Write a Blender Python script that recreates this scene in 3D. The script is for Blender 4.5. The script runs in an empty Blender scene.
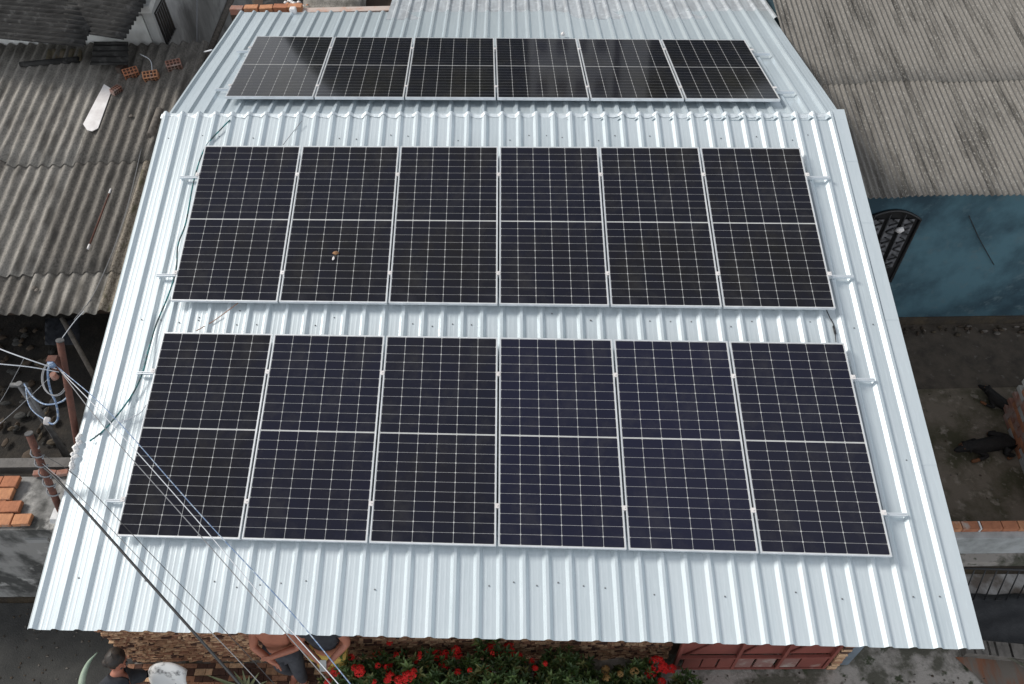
import bpy, bmesh, math, random
from mathutils import Vector as V, Matrix
random.seed(7)
R = math.radians
S = bpy.context.scene
COL = S.collection

# ------------------------------------------------------------------ camera, sky, sun, exposure
CP = V((3.75308677, -3.30750698, 9.61109721))
RC = ((0.9996957159, 0.0010578458, -0.0246446039),
      (-0.0147107161, -0.7764077473, -0.6300592073),
      (-0.0198007668, 0.6302300301, -0.7761559371))
F, CX, CY = 817.2, 512.0, 342.0
cam_d = bpy.data.cameras.new('camera')
cam = bpy.data.objects.new('camera', cam_d); COL.objects.link(cam)
m = Matrix(((RC[0][0], -RC[1][0], -RC[2][0], CP.x), (RC[0][1], -RC[1][1], -RC[2][1], CP.y),
            (RC[0][2], -RC[1][2], -RC[2][2], CP.z), (0, 0, 0, 1)))
cam.matrix_world = m
cam_d.sensor_width = 36; cam_d.lens = 36 * F / 1024; cam_d.clip_end = 2000; cam_d.clip_start = 0.05
S.camera = cam
SUN = V((-0.76, 0.29, 0.67)).normalized()          # direction towards the sun: behind and left of the house
el = math.asin(SUN.z); az = math.atan2(SUN.x, SUN.y)
W = bpy.data.worlds.new('World'); S.world = W; W.use_nodes = True
wn = W.node_tree.nodes; wl = W.node_tree.links
bg = wn['Background']; bg.inputs[1].default_value = 0.100
sky = wn.new('ShaderNodeTexSky'); sky.sky_type = 'NISHITA'; sky.sun_disc = False
sky.sun_elevation = el; sky.sun_rotation = az; sky.air_density = 1.0; sky.dust_density = 3.0
tcw = wn.new('ShaderNodeTexCoord')
cn = wn.new('ShaderNodeTexNoise'); cn.inputs['Scale'].default_value = 2.6; cn.inputs['Detail'].default_value = 6; cn.inputs['Roughness'].default_value = .55
wl.new(tcw.outputs['Generated'], cn.inputs['Vector'])
cr = wn.new('ShaderNodeMapRange'); cr.inputs[1].default_value = .36; cr.inputs[2].default_value = .62; cr.inputs[3].default_value = .35; cr.inputs[4].default_value = .95
wl.new(cn.outputs[0], cr.inputs[0])
cm = wn.new('ShaderNodeMix'); cm.data_type = 'RGBA'
cm.inputs[7].default_value = (5.6, 5.75, 5.9, 1)     # bright cloud cover
wl.new(cr.outputs[0], cm.inputs[0]); wl.new(sky.outputs[0], cm.inputs[6])
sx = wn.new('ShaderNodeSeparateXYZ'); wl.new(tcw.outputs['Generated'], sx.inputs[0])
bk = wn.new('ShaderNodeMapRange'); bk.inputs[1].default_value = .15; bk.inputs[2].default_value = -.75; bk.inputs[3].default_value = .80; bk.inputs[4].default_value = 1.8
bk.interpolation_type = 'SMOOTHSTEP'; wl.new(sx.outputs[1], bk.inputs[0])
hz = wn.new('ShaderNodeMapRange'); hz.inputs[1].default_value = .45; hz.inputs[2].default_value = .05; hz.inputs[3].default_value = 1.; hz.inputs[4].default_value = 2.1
hz.interpolation_type = 'SMOOTHSTEP'; wl.new(sx.outputs[2], hz.inputs[0])       # extra brightness towards the horizon, added to lift the panel reflections
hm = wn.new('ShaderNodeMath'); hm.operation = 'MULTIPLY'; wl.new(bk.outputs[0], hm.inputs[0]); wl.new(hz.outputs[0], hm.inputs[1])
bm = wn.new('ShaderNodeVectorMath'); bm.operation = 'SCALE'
wl.new(cm.outputs[2], bm.inputs[0]); wl.new(hm.outputs[0], bm.inputs['Scale']); wl.new(bm.outputs[0], bg.inputs[0])   # sky boosted on the street side, added to light camera-facing walls
sd = bpy.data.lights.new('sun', 'SUN'); sd.energy = 3.2; sd.angle = R(16); sd.color = (1, .965, .91)
so = bpy.data.objects.new('sun', sd); COL.objects.link(so)
so.rotation_euler = SUN.to_track_quat('Z', 'Y').to_euler(); so.location = (-8, 8, 14)
S.view_settings.view_transform = 'Standard'; S.view_settings.look = 'None'
S.view_settings.gamma = 1; S.view_settings.use_curve_mapping = False
S.view_settings.exposure = 0.12
S.render.engine = 'CYCLES'

# ------------------------------------------------------------------ pixel -> point on a real plane
def ray(u, v):
    a, b = (u - CX) / F, (v - CY) / F
    return V([RC[0][i] * a + RC[1][i] * b + RC[2][i] for i in range(3)])
def pz(u, v, z): d = ray(u, v); return CP + d * ((z - CP.z) / d.z)
def py(u, v, y): d = ray(u, v); return CP + d * ((y - CP.y) / d.y)
def px(u, v, x): d = ray(u, v); return CP + d * ((x - CP.x) / d.x)
def pp(u, v, P0, n): d = ray(u, v); return CP + d * ((P0 - CP).dot(n) / d.dot(n))
AL = R(10.9236); CA, SA = math.cos(AL), math.sin(AL)
NF = V((0, -SA, CA)); NB = V((0, SA, CA))
PF = V((0, 0, 2.85))                     # glass plane of the two front rows
PB = V((0, CA * 5.6555 + SA * .2774, SA * 5.6555 - CA * .2774 + 2.85))
GAP = .115                               # sheet valley lies this far below the glass
FV, BV = PF - NF * GAP, PB - NB * GAP
def zF(y, h=0): return FV.z + (y - FV.y) * SA / CA + h / CA
def zB(y, h=0): return BV.z - (y - BV.y) * SA / CA + h / CA

# ------------------------------------------------------------------ materials
def nd(t, typ, **k):
    n = t.nodes.new(typ)
    for a, b in k.items():
        if hasattr(n, a): setattr(n, a, b)
        else: n.inputs[a.replace('_', ' ')].default_value = b
    return n
def mat(name, col, rough=.8, metal=0., col2=None, scale=6., amt=1., lo=.35, hi=.65, detail=6, stretch=(1, 1, 1), bump=0., bscale=None,
        col3=None, scale3=1.5, lo3=.5, hi3=.6, stretch3=(1, 1, 1), spec=.5, coords='Object'):
    mt = bpy.data.materials.new(name); mt.use_nodes = True
    t = mt.node_tree; b = t.nodes['Principled BSDF']
    b.inputs['Base Color'].default_value = (*col, 1); b.inputs['Roughness'].default_value = rough; b.inputs['Metallic'].default_value = metal
    b.inputs['Specular IOR Level'].default_value = spec
    tc = nd(t, 'ShaderNodeTexCoord')
    def noise(sc, st, det):
        mp = nd(t, 'ShaderNodeMapping'); mp.inputs['Scale'].default_value = st
        t.links.new(tc.outputs[coords], mp.inputs[0])
        n = nd(t, 'ShaderNodeTexNoise'); n.inputs['Scale'].default_value = sc; n.inputs['Detail'].default_value = det; n.inputs['Roughness'].default_value = .62
        t.links.new(mp.outputs[0], n.inputs['Vector']); return n.outputs[0]
    last = None
    if col2:
        n = noise(scale, stretch, detail)
        mr = nd(t, 'ShaderNodeMapRange'); mr.inputs[1].default_value = lo; mr.inputs[2].default_value = hi; mr.inputs[4].default_value = amt
        t.links.new(n, mr.inputs[0])
        mx = nd(t, 'ShaderNodeMix'); mx.data_type = 'RGBA'
        mx.inputs[6].default_value = (*col, 1); mx.inputs[7].default_value = (*col2, 1)
        t.links.new(mr.outputs[0], mx.inputs[0]); last = mx.outputs[2]
    if col3:
        n = noise(scale3, stretch3, 7)
        mr = nd(t, 'ShaderNodeMapRange'); mr.inputs[1].default_value = lo3; mr.inputs[2].default_value = hi3
        t.links.new(n, mr.inputs[0])
        mx = nd(t, 'ShaderNodeMix'); mx.data_type = 'RGBA'
        mx.inputs[6].default_value = (*col, 1); mx.inputs[7].default_value = (*col3, 1)
        if last: t.links.new(last, mx.inputs[6])
        t.links.new(mr.outputs[0], mx.inputs[0]); last = mx.outputs[2]
    if last: t.links.new(last, b.inputs['Base Color'])
    if bump:
        n = noise(bscale or scale * 3, stretch, 8)
        bp = nd(t, 'ShaderNodeBump'); bp.inputs['Strength'].default_value = bump; bp.inputs['Distance'].default_value = .02
        t.links.new(n, bp.inputs['Height']); t.links.new(bp.outputs[0], b.inputs['Normal'])
    return mt
M = {}
M['zinc'] = mat('zinc_sheet', (.585, .642, .670), .34, .34, (.54, .605, .635), 2.2, 1, .35, .7, 6, (6, .5, 1), bump=.05, bscale=9,
                col3=(.61, .675, .705), scale3=14, lo3=.5, hi3=.75, stretch3=(4, .4, 1))
M['zinc_b'] = mat('zinc_sheet_duller', (.555, .615, .645), .36, .36, (.505, .57, .60), 2.6, 1, .35, .7, 6, (5, .6, 1), bump=.06, bscale=9,
                col3=(.585, .65, .68), scale3=11, lo3=.5, hi3=.75, stretch3=(4, .4, 1))
M['zinc_shiny'] = mat('zinc_sheet_shiny', (.60, .675, .715), .27, .45, (.54, .615, .66), 2.2, 1, .35, .7, 6, (6, .5, 1), bump=.05, bscale=9)
M['zinc_old'] = mat('zinc_sheet_weathered', (.52, .56, .59), .42, .35, (.36, .38, .40), 3.5, 1, .35, .7, 7, (3, .5, 1), bump=.08,
                    col3=(.62, .66, .69), scale3=9, lo3=.52, hi3=.7)
M['tape'] = mat('flashing_tape', (.64, .70, .735), .42, .25, (.56, .61, .64), 22, 1, .4, .65, 6, bump=.5, bscale=18)
M['screw'] = mat('screw_head', (.20, .21, .22), .5, .6)
M['alu'] = mat('aluminium_frame', (.72, .74, .76), .35, .4, (.60, .62, .64), 9, 1)
M['rail'] = mat('aluminium_rail', (.62, .66, .69), .4, .25)
M['line'] = mat('panel_backsheet', (.46, .46, .45), .25, 0, (.38, .385, .38), 5, 1)
M['cell'] = mat('solar_cell', (.0085, .0088, .0120), .065, 0, (.0110, .0118, .0205), 1.1, 1, .3, .7, 4, spec=.22,
                col3=(.0105, .0098, .0098), scale3=.8, lo3=.45, hi3=.65)
M['fibre'] = mat('fibre_cement_weathered', (.255, .238, .212), .95, 0, (.15, .142, .128), 42, .9, .46, .62, 12, (1.2, .7, 1), bump=.3, bscale=70,
                 col3=(.075, .068, .058), scale3=3.2, lo3=.47, hi3=.68, stretch3=(2, .45, 1))
M['fibre_dark'] = mat('fibre_cement_sooty', (.165, .151, .132), .95, 0, (.085, .078, .069), 38, 1, .44, .62, 12, (1.2, .7, 1), bump=.3, bscale=70,
                      col3=(.07, .064, .056), scale3=4.2, lo3=.48, hi3=.66, stretch3=(2, .5, 1))
M['fibre_brown'] = mat('fibre_cement_mossy_brown', (.235, .205, .165), .95, 0, (.10, .083, .062), 40, 1, .44, .60, 12, (1.2, .7, 1), bump=.3, bscale=70,
                      col3=(.085, .078, .045), scale3=5, lo3=.54, hi3=.68, stretch3=(2, .6, 1))
M['fibre_right'] = mat('fibre_cement_fine', (.155, .145, .130), .95, 0, (.050, .046, .040), 7.5, .95, .47, .66, 10, (1, .07, 1), bump=.35, bscale=60,
                       col3=(.26, .25, .23), scale3=55, lo3=.54, hi3=.66, stretch3=(1.2, .5, 1))
M['fibre_top'] = mat('fibre_cement_black', (.045, .044, .043), .9, 0, (.020, .0195, .019), 5, 1, .35, .65, 8, (.5, 4, 1), bump=.5, bscale=40, spec=.08,
                     col3=(.085, .083, .081), scale3=6, lo3=.55, hi3=.72)
M['plaster'] = mat('grey_plaster', (.42, .42, .41), .9, 0, (.17, .17, .165), 1.6, 1, .36, .68, 9, (1, 1, .35), bump=.3,
                   col3=(.55, .55, .54), scale3=1.1, lo3=.5, hi3=.7)
M['white'] = mat('white_paint', (.66, .66, .64), .8, 0, (.40, .40, .38), 3, 1, .45, .75, 8, (1, 1, .5), bump=.15)
M['blue'] = mat('blue_wall_paint', (.068, .145, .180), .85, 0, (.022, .052, .072), 1.1, 1, .40, .62, 9, (1, 1, .8), bump=.25,
                col3=(.09, .14, .16), scale3=6, lo3=.56, hi3=.74)
M['asphalt'] = mat('dark_asphalt', (.035, .035, .033), .95, 0, (.065, .063, .058), 3, 1, .4, .75, 10, bump=.5, bscale=50)
M['concrete'] = mat('stained_concrete', (.33, .30, .27), .95, 0, (.09, .085, .065), 2.6, 1, .44, .56, 14, bump=.5, bscale=30,
                    col3=(.045, .052, .028), scale3=4.2, lo3=.56, hi3=.62)
M['patio'] = mat('mossy_patio_concrete', (.145, .118, .090), .95, 0, (.055, .049, .026), 1.6, 1, .43, .58, 12, bump=.6, bscale=30,
                 col3=(.24, .205, .168), scale3=6, lo3=.55, hi3=.68)
M['earth'] = mat('dark_earth', (.05, .04, .03), 1, 0, (.10, .075, .045), 3, 1, .45, .7, 9, bump=.9, bscale=18)
M['brick'] = mat('terracotta', (.38, .15, .075), .9, 0, (.24, .095, .05), 9, 1, .4, .7, 8, bump=.5, col3=(.38, .33, .29), scale3=5, lo3=.60, hi3=.72)
M['brick2'] = mat('terracotta_pale', (.47, .22, .11), .9, 0, (.30, .13, .07), 9, 1, .4, .7, 8, bump=.5, col3=(.40, .35, .30), scale3=5, lo3=.58, hi3=.72)
M['brick_old'] = mat('old_brick', (.26, .12, .085), .95, 0, (.30, .27, .25), 5, 1, .45, .7, 8, bump=.5)
M['hole'] = mat('brick_hole', (.05, .022, .014), 1)
M['rust'] = mat('rusty_steel', (.115, .045, .03), .85, .1, (.07, .03, .022), 14, 1, .4, .65, 8, bump=.3)
M['steel'] = mat('grey_steel', (.16, .16, .165), .6, .5, (.09, .09, .09), 12, 1)
M['gate'] = mat('oxide_red_gate', (.20, .052, .038), .75, 0, (.14, .037, .028), 3, 1, .4, .7, 7, col3=(.26, .17, .14), scale3=2.2, lo3=.66, hi3=.74, bump=.1)
for i, c in enumerate([(.34, .17, .10), (.62, .40, .24), (.09, .043, .029), (.43, .245, .14)]):
    M['stone%d' % i] = mat('ledge_stone_' + 'abcd'[i], c, .9, 0, tuple(x * .55 for x in c), 24, 1, .4, .7, 6, bump=.4)
M['mortar'] = mat('wall_mortar', (.055, .035, .024), 1)
M['wood'] = mat('grey_timber', (.16, .14, .12), .9, 0, (.08, .07, .06), 20, 1, .4, .65, 6, (1, 1, .1))
M['black'] = mat('black_plastic', (.012, .012, .013), .5)
M['cable_w'] = mat('white_cable', (.55, .57, .60), .6)
M['cable_b'] = mat('blue_cable', (.13, .20, .33), .5, 0, (.40, .46, .52), 30, 1, .5, .6)
M['cable_t'] = mat('teal_cable', (.02, .16, .17), .6, 0, (.03, .05, .055), 14, 1, .45, .55)
M['cable_g'] = mat('grey_cable', (.20, .205, .215), .6)
M['cable_k'] = mat('black_cable', (.018, .019, .021), .6)
M['cable_r'] = mat('brown_cable', (.30, .17, .12), .6)
M['pvc'] = mat('white_plastic', (.72, .70, .69), .5, 0, (.55, .52, .51), 5, 1)
M['worn'] = mat('worn_white_plastic', (.66, .66, .65), .5, 0, (.12, .12, .12), 7, 1, .52, .62, 9)
M['foam'] = mat('white_wrap', (.75, .75, .74), .9, 0, (.5, .5, .5), 12, 1)
M['skin'] = mat('skin', (.36, .14, .088), .6, 0, (.28, .105, .065), 9, 1)
M['hair'] = mat('dark_hair', (.014, .010, .008), .6, 0, (.05, .033, .022), 30, 1, .5, .7)
M['denim'] = mat('dark_trousers', (.028, .030, .038), .9, 0, (.05, .053, .062), 10, 1)
M['navy'] = mat('navy_cloth', (.012, .014, .02), .9, 0, (.03, .033, .04), 14, 1)
M['yellow'] = mat('yellow_shorts', (.48, .33, .08), .9, 0, (.06, .10, .02), 16, 1, .54, .6)
M['olive'] = mat('grey_green_cloth', (.10, .12, .105), .9, 0, (.15, .17, .15), 12, 1)
M['dogblack'] = mat('black_fur', (.008, .0072, .007), .75, 0, (.018, .016, .015), 40, 1, spec=.25, bump=.3)
M['dogtan'] = mat('tan_fur', (.17, .065, .022), .8, 0, (.10, .04, .015), 30, 1)
for i, c in enumerate([(.085, .145, .035), (.042, .085, .02), (.125, .185, .05), (.19, .20, .065)]):
    M['leaf%d' % i] = mat('leaf_' + 'abcd'[i], c, .55, 0, tuple(x * .7 for x in c), 8, 1)
M['agave'] = mat('agave_leaf', (.11, .145, .07), .6, 0, (.20, .20, .10), 10, 1)
M['agave_pale'] = mat('pale_leaf', (.20, .27, .20), .6, 0, (.30, .36, .28), 10, 1)
M['red'] = mat('red_petals', (.72, .016, .012), .7, 0, (.58, .010, .010), 30, 1)
M['fade'] = mat('fading_petals', (.42, .25, .09), .7, 0, (.26, .16, .05), 30, 1)
M['stem'] = mat('shrub_stem', (.06, .042, .028), .9)
M['glass'] = mat('dark_glass', (.015, .016, .018), .15)
M['screen'] = mat('phone_glass', (.006, .006, .008), .1)
M['hill'] = mat('wooded_hill', (.03, .042, .02), 1, 0, (.014, .02, .010), .4, 1, .4, .6, 10)
M['tarp'] = mat('black_tarpaulin', (.012, .013, .015), .55, 0, (.03, .031, .033), 4, 1, .45, .7, 8, bump=.7, bscale=10, col3=(.22, .22, .22), scale3=2.6, lo3=.69, hi3=.72)
M['tile'] = mat('grey_wall_tile', (.15, .135, .12), .8, 0, (.08, .072, .062), 9, 1)

def cell_material():
    mt = M['cell']; t = mt.node_tree; b = t.nodes['Principled BSDF']; base = b.inputs['Base Color'].links[0].from_socket
    oi = nd(t, 'ShaderNodeObjectInfo'); mr = nd(t, 'ShaderNodeSeparateColor')   # red of the object colour: how blue this panel's cells are
    t.links.new(oi.outputs['Color'], mr.inputs[0])
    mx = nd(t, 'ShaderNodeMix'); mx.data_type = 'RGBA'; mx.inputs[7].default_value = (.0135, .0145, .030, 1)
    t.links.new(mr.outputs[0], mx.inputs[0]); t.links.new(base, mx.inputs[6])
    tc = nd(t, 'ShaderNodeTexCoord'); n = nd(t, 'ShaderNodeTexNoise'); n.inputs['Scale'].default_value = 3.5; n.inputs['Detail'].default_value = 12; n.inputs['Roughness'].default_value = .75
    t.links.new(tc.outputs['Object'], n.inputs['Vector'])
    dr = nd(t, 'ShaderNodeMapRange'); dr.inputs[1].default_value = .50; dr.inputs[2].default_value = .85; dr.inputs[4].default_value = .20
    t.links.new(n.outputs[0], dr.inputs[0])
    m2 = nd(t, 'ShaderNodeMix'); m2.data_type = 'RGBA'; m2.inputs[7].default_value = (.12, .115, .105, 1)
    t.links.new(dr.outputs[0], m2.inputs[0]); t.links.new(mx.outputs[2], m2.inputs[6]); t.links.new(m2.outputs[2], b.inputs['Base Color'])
cell_material()

# ------------------------------------------------------------------ mesh builder
class MB:
    def __init__(s): s.v = []; s.f = []; s.m = []; s.sm = []
    def face(s, idx, mi=0, sm=False): s.f.append(idx); s.m.append(mi); s.sm.append(sm)
    def poly(s, pts, mi=0, sm=False):
        n = len(s.v); s.v += [V(p) for p in pts]; s.face(list(range(n, n + len(pts))), mi, sm)
    def hexa(s, p, mi=0):                # p: 4 bottom, 4 top (ccw from above)
        n = len(s.v); s.v += [V(q) for q in p]
        for q in ((3, 2, 1, 0), (4, 5, 6, 7), (0, 1, 5, 4), (1, 2, 6, 5), (2, 3, 7, 6), (3, 0, 4, 7)): s.face([n + i for i in q], mi)
    def box(s, c, sz, mi=0, rot=None, taper=1.):
        c = V(c); a = [x / 2 for x in sz]; pts = []
        for z in (-1, 1):
            k = taper if z > 0 else 1
            for x, y in ((-1, -1), (1, -1), (1, 1), (-1, 1)):
                q = V((x * a[0] * k, y * a[1] * k, z * a[2]))
                if rot is not None: q = rot @ q
                pts.append(c + q)
        s.hexa(pts, mi)
    def tube(s, pts, r, n=8, mi=0, cap=True):
        pts = [V(p) for p in pts]; rs = r if isinstance(r, (list, tuple)) else [r] * len(pts)
        rings = []; prev = None
        for i, p in enumerate(pts):
            t = (pts[min(i + 1, len(pts) - 1)] - pts[max(i - 1, 0)]).normalized()
            if prev is None: a = t.orthogonal().normalized()
            else: a = (prev - t * prev.dot(t)).normalized()
            prev = a; b = t.cross(a); k = len(s.v)
            for j in range(n):
                w = 2 * math.pi * j / n; s.v.append(p + (a * math.cos(w) + b * math.sin(w)) * rs[i])
            rings.append(k)
        for i in range(len(rings) - 1):
            for j in range(n): s.face([rings[i] + j, rings[i] + (j + 1) % n, rings[i + 1] + (j + 1) % n, rings[i + 1] + j], mi, True)
        if cap:
            s.face([rings[0] + j for j in reversed(range(n))], mi); s.face([rings[-1] + j for j in range(n)], mi)
    def grid(s, rows, mi=0, sm=False):   # rows: list of equal-length lists of points
        base = []
        for r in rows: base.append(len(s.v)); s.v += [V(p) for p in r]
        for i in range(len(rows) - 1):
            for j in range(len(rows[0]) - 1):
                s.face([base[i] + j, base[i] + j + 1, base[i + 1] + j + 1, base[i + 1] + j], mi, sm)
    def ball(s, c, r, mi=0, n=10, k=6, jit=0):
        c = V(c); r = r if isinstance(r, (tuple, list)) else (r, r, r); rows = []
        for i in range(k + 1):
            th = math.pi * i / k; row = []
            for j in range(n + 1):
                ph = 2 * math.pi * (j % n) / n; q = 1 + jit * math.sin(5.3 * ph + 3 * th) * math.sin(th * 4 + ph)
                row.append(c + V((math.sin(th) * math.cos(ph) * r[0], math.sin(th) * math.sin(ph) * r[1], -math.cos(th) * r[2])) * q)
            rows.append(row)
        s.grid(rows, mi, True)
WL = {}                                  # world position of every empty
def tag(o, label=None, cat=None, group=None, kind=None):
    if label: o['label'] = label
    if cat: o['category'] = cat
    if group: o['group'] = group
    if kind: o['kind'] = kind
    return o
def thing(name, label, cat, loc=(0, 0, 0), group=None):
    o = bpy.data.objects.new(name, None); COL.objects.link(o); o.location = loc; o.empty_display_size = .2
    tag(o, label, cat, group); WL[o.name] = V(loc); return o
def build(name, mb, mats, parent=None, solid=0, bevel=0, label=None, sub=0):
    me = bpy.data.meshes.new(name)
    off = V((0, 0, 0))
    if parent is not None: off = WL[parent.name]
    else:                                # a free mesh gets its origin at its own base
        xs = [p.x for p in mb.v]; ys = [p.y for p in mb.v]; zs = [p.z for p in mb.v]
        off = V(((min(xs) + max(xs)) / 2, (min(ys) + max(ys)) / 2, min(zs)))
    me.from_pydata([p - off for p in mb.v], [], mb.f)
    mats = mats if isinstance(mats, (list, tuple)) else [mats]
    for q in mats: me.materials.append(M[q] if isinstance(q, str) else q)
    me.polygons.foreach_set('material_index', mb.m); me.polygons.foreach_set('use_smooth', mb.sm); me.update()
    o = bpy.data.objects.new(name, me); COL.objects.link(o)
    if parent is not None: o.parent = parent; WL[o.name] = off
    else: o.location = off; WL[o.name] = off
    if solid:
        md = o.modifiers.new('solid', 'SOLIDIFY'); md.thickness = solid; md.offset = -1
    if bevel:
        md = o.modifiers.new('bevel', 'BEVEL'); md.width = bevel; md.segments = 2; md.limit_method = 'ANGLE'
    if label: o['label'] = label
    return o
def lerp(a, b, t): return a + (b - a) * t
def catmull(pts, n=8):
    P = [V(p) for p in pts]; P = [P[0] * 2 - P[1]] + P + [P[-1] * 2 - P[-2]]; out = []
    for i in range(1, len(P) - 2):
        for j in range(n):
            t = j / n; a, b, c, d = P[i - 1:i + 3]
            out.append(.5 * ((2 * b) + (c - a) * t + (2 * a - 5 * b + 4 * c - d) * t * t + (3 * b - a - 3 * c + d) * t ** 3))
    out.append(P[-2]); return out

# ------------------------------------------------------------------ the setting
b = MB(); b.poly([(-400, -400, -.02), (400, -400, -.02), (400, 600, -.02), (-400, 600, -.02)]); g = build('ground', b, 'earth'); g['kind'] = 'structure'
b = MB(); b.poly([(-14, -6, -.012), (14, -6, -.012), (14, .02, -.012), (-14, .02, -.012)]); g = build('pavement', b, 'concrete'); g['kind'] = 'structure'
b = MB(); b.poly([(-12, -5, -.004), (-.92, -5, -.004), (-.88, .5, -.004), (-12, .52, -.004)]); g = build('asphalt_road', b, 'asphalt'); g['kind'] = 'structure'
b = MB(); b.poly([(7.3, .9, -.008), (13, .9, -.008), (13, 3.62, -.008), (7.3, 3.55, -.008)]); g = build('patio', b, 'patio'); g['kind'] = 'structure'
b = MB(); b.poly([(7.3, 3.5, .0), (13, 3.57, .0), (13, 4.74, .0), (7.3, 4.74, .0)]); g = build('concrete_step', b, mat('dark_brown_concrete', (.085, .068, .052), .95, 0, (.045, .036, .028), 4, 1, .4, .65, 12, bump=.5, bscale=30, col3=(.15, .135, .115), scale3=9, lo3=.6, hi3=.72), solid=.03); g['kind'] = 'structure'
b = MB(); random.seed(44)
for k in range(120): b.ball((random.uniform(-2.6, -.95), random.uniform(-.9, .5), .001), (random.uniform(.005, .022), random.uniform(.005, .02), .006), random.randrange(3), 5, 4, .3)
for k in range(160): b.ball((random.uniform(5.4, 9.2), random.uniform(-1.2, -.36), -.008), (random.uniform(.005, .02), random.uniform(.005, .02), .006), random.randrange(3), 5, 4, .3)
tag(build('street_litter', b, ['wood', 'earth', 'stem']), 'gravel crumbs and leaf litter along the street in front of the house', 'litter', kind='stuff')
b = MB(); b.poly([(-9, 1.25, -.012), (-.5, 1.25, -.012), (-.5, 9, -.012), (-9, 9, -.012)]); g = build('yard', b, mat('shade_black_yard_soil', (.016, .014, .012), 1, 0, (.034, .028, .022), 5, 1, .45, .7, 10, bump=.8, bscale=22)); g['kind'] = 'structure'  # soil coloured near black, so the yard's shade is partly in its colour
# wooded hills beyond the last roofs (seen in the panel glass)
b = MB(); rows = []
for i in range(8):
    row = []
    for j in range(151):
        x = -300 + j * 4; y = 75 + i * 14
        gap = min(1, max(0, (abs(x + 35.5) - 12) / 2.5))       # a saddle in the ridge lets the sky through
        h = (30 + 3 * math.sin(x * .047 + 1) + 2 * math.sin(x * .13) + 1.2 * math.sin(x * .41)) * min(1, i / 3) ** .5 * (.22 + .78 * gap)
        row.append((x, y + 6 * math.sin(x * .05), h if i else -1))
    rows.append(row)
b.grid(rows, 0, True); g = build('hills', b, 'hill'); g['kind'] = 'structure'

b = MB(); random.seed(45); y = -.235
while y > -1.3:
    d = random.uniform(.05, .08); x = -.92 + random.uniform(-.05, 0)
    while x < 1.95:
        w = random.uniform(.08, .19); b.box((x + w / 2, y - d / 2, -.004 + random.uniform(0, .006)), (w - .007, d - .007, .02), random.choice((0, 0, 2, 2, 3, 1)), Matrix.Rotation(R(random.uniform(-3, 3)), 3, 'Z')); x += w
    y -= d
g = build('paved_path', b, ['stone0', 'stone1', 'stone2', 'stone3']); g['kind'] = 'structure'
# pale apartment block far behind, mirrored in the back row of panels
ab = thing('apartment_building', 'pale apartment block far behind the house below the wooded hill', 'building', (8, 62, 0))
def block(b, x0, x1, y0, y1, z0, z1): b.hexa([(x0, y0, z0), (x1, y0, z0), (x1, y1, z0), (x0, y1, z0), (x0, y0, z1), (x1, y0, z1), (x1, y1, z1), (x0, y1, z1)])
b = MB(); block(b, 4.2, 10.6, 60, 66, 0, 20.4); block(b, 11.2, 13.4, 61, 66, 0, 19.2); AB = (b, [])
for fl in range(6):
    for k in range(4): AB[1].append((4.7 + k * 1.5, 2 + fl * 3.1))
# ------------------------------------------------------------------ the main house
build('wall', AB[0], 'white', ab)
for wx, wz in AB[1]:
    b = MB(); block(b, wx, wx + .85, 59.97, 59.995, wz, wz + 1.2); build('window', b, 'glass', ab)
XL, XR = -.665, 7.56
def yE(x): return -.76 - (x + .66) * (.22 / 8.22)     # eave line is slightly skewed
def yR(x): return 5.10 - (x + .71) * (.22 / 8.27)     # ridge line
def rib_profile(x0, x1, pitch, phase, hgt=.032):
    pts = [(x0, 0)]; k = math.floor((x0 - phase) / pitch)
    while True:
        b0 = phase + k * pitch; k += 1
        if b0 > x1: break
        for dx, h in ((0, 0), (.030, hgt), (.056, hgt), (.084, 0), (.108, 0), (.116, .0006), (.124, .0006), (.132, 0), (.156, 0), (.164, .0006), (.172, .0006), (.180, 0)):
            x = b0 + dx * pitch / .2052
            if x0 < x < x1: pts.append((x, h))
    pts.append((x1, 0)); return pts
house = thing('house', 'house in the middle with a pale ribbed metal roof carrying three rows of solar panels', 'house', (3.4, 4, 0))
def roof_sheet(name, prof, y0, y1, zf, nrm, mt, seg=10, lift=0., wob=.0, parent=house, solid=.0016, skew=0.):
    b = MB(); rows = []
    for i in range(seg + 1):
        t = i / seg; row = []
        for x, h in prof:
            y = lerp(y0(x), y1(x), t); sk = skew * (y - 5.0) * (1 - .13 * (x + .7))
            w = wob * math.sin(x * 2.9 + t * 9) * math.sin(x * 1.3 + 2)
            row.append(V((x + sk, y, zf(y, h + lift + w))))
        rows.append(row)
    b.grid(rows); n = len(prof) - 1; rs = random.Random(name); pick = [int(rs.random() < .4) for _ in range(20)]
    for q in range(len(b.m)):            # sheets of five ribs differ a little in age
        x = prof[q % n][0]; b.m[q] = pick[int((x + 1.2) / 1.026)]
    return build(name, b, mt if isinstance(mt, list) else [mt, mt], parent, solid=solid)
PH = -.665
front = roof_sheet('front_roof', rib_profile(XL, XR - .12, .2052, PH), yE, lambda x: yR(x) + .05, zF, NF, ['zinc', 'zinc_b'], 14, wob=.004)
front['label'] = 'front slope of the ribbed metal roof under two rows of panels'
rear = roof_sheet('rear_roof', rib_profile(-.695, XR - .04, .2052, -.695), lambda x: yR(x) - .06, lambda x: 9.1 - (x + .9) * .06 , zB, NB, 'zinc_shiny', 10, lift=-.004, wob=.004, skew=-.030)
rear['label'] = 'rear slope of the ribbed metal roof under the back row of panels'
old = roof_sheet('weathered_roof_sheets', rib_profile(1.69, 7.58, .2052, -.695), lambda x: 8.75 - (x + .9) * .06, lambda x: 12.5, zB, NB, 'zinc_old', 10, lift=-.006, wob=.004, skew=-.030)
old['label'] = 'duller greyer metal sheets lapped under the far end of the roof'
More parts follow.
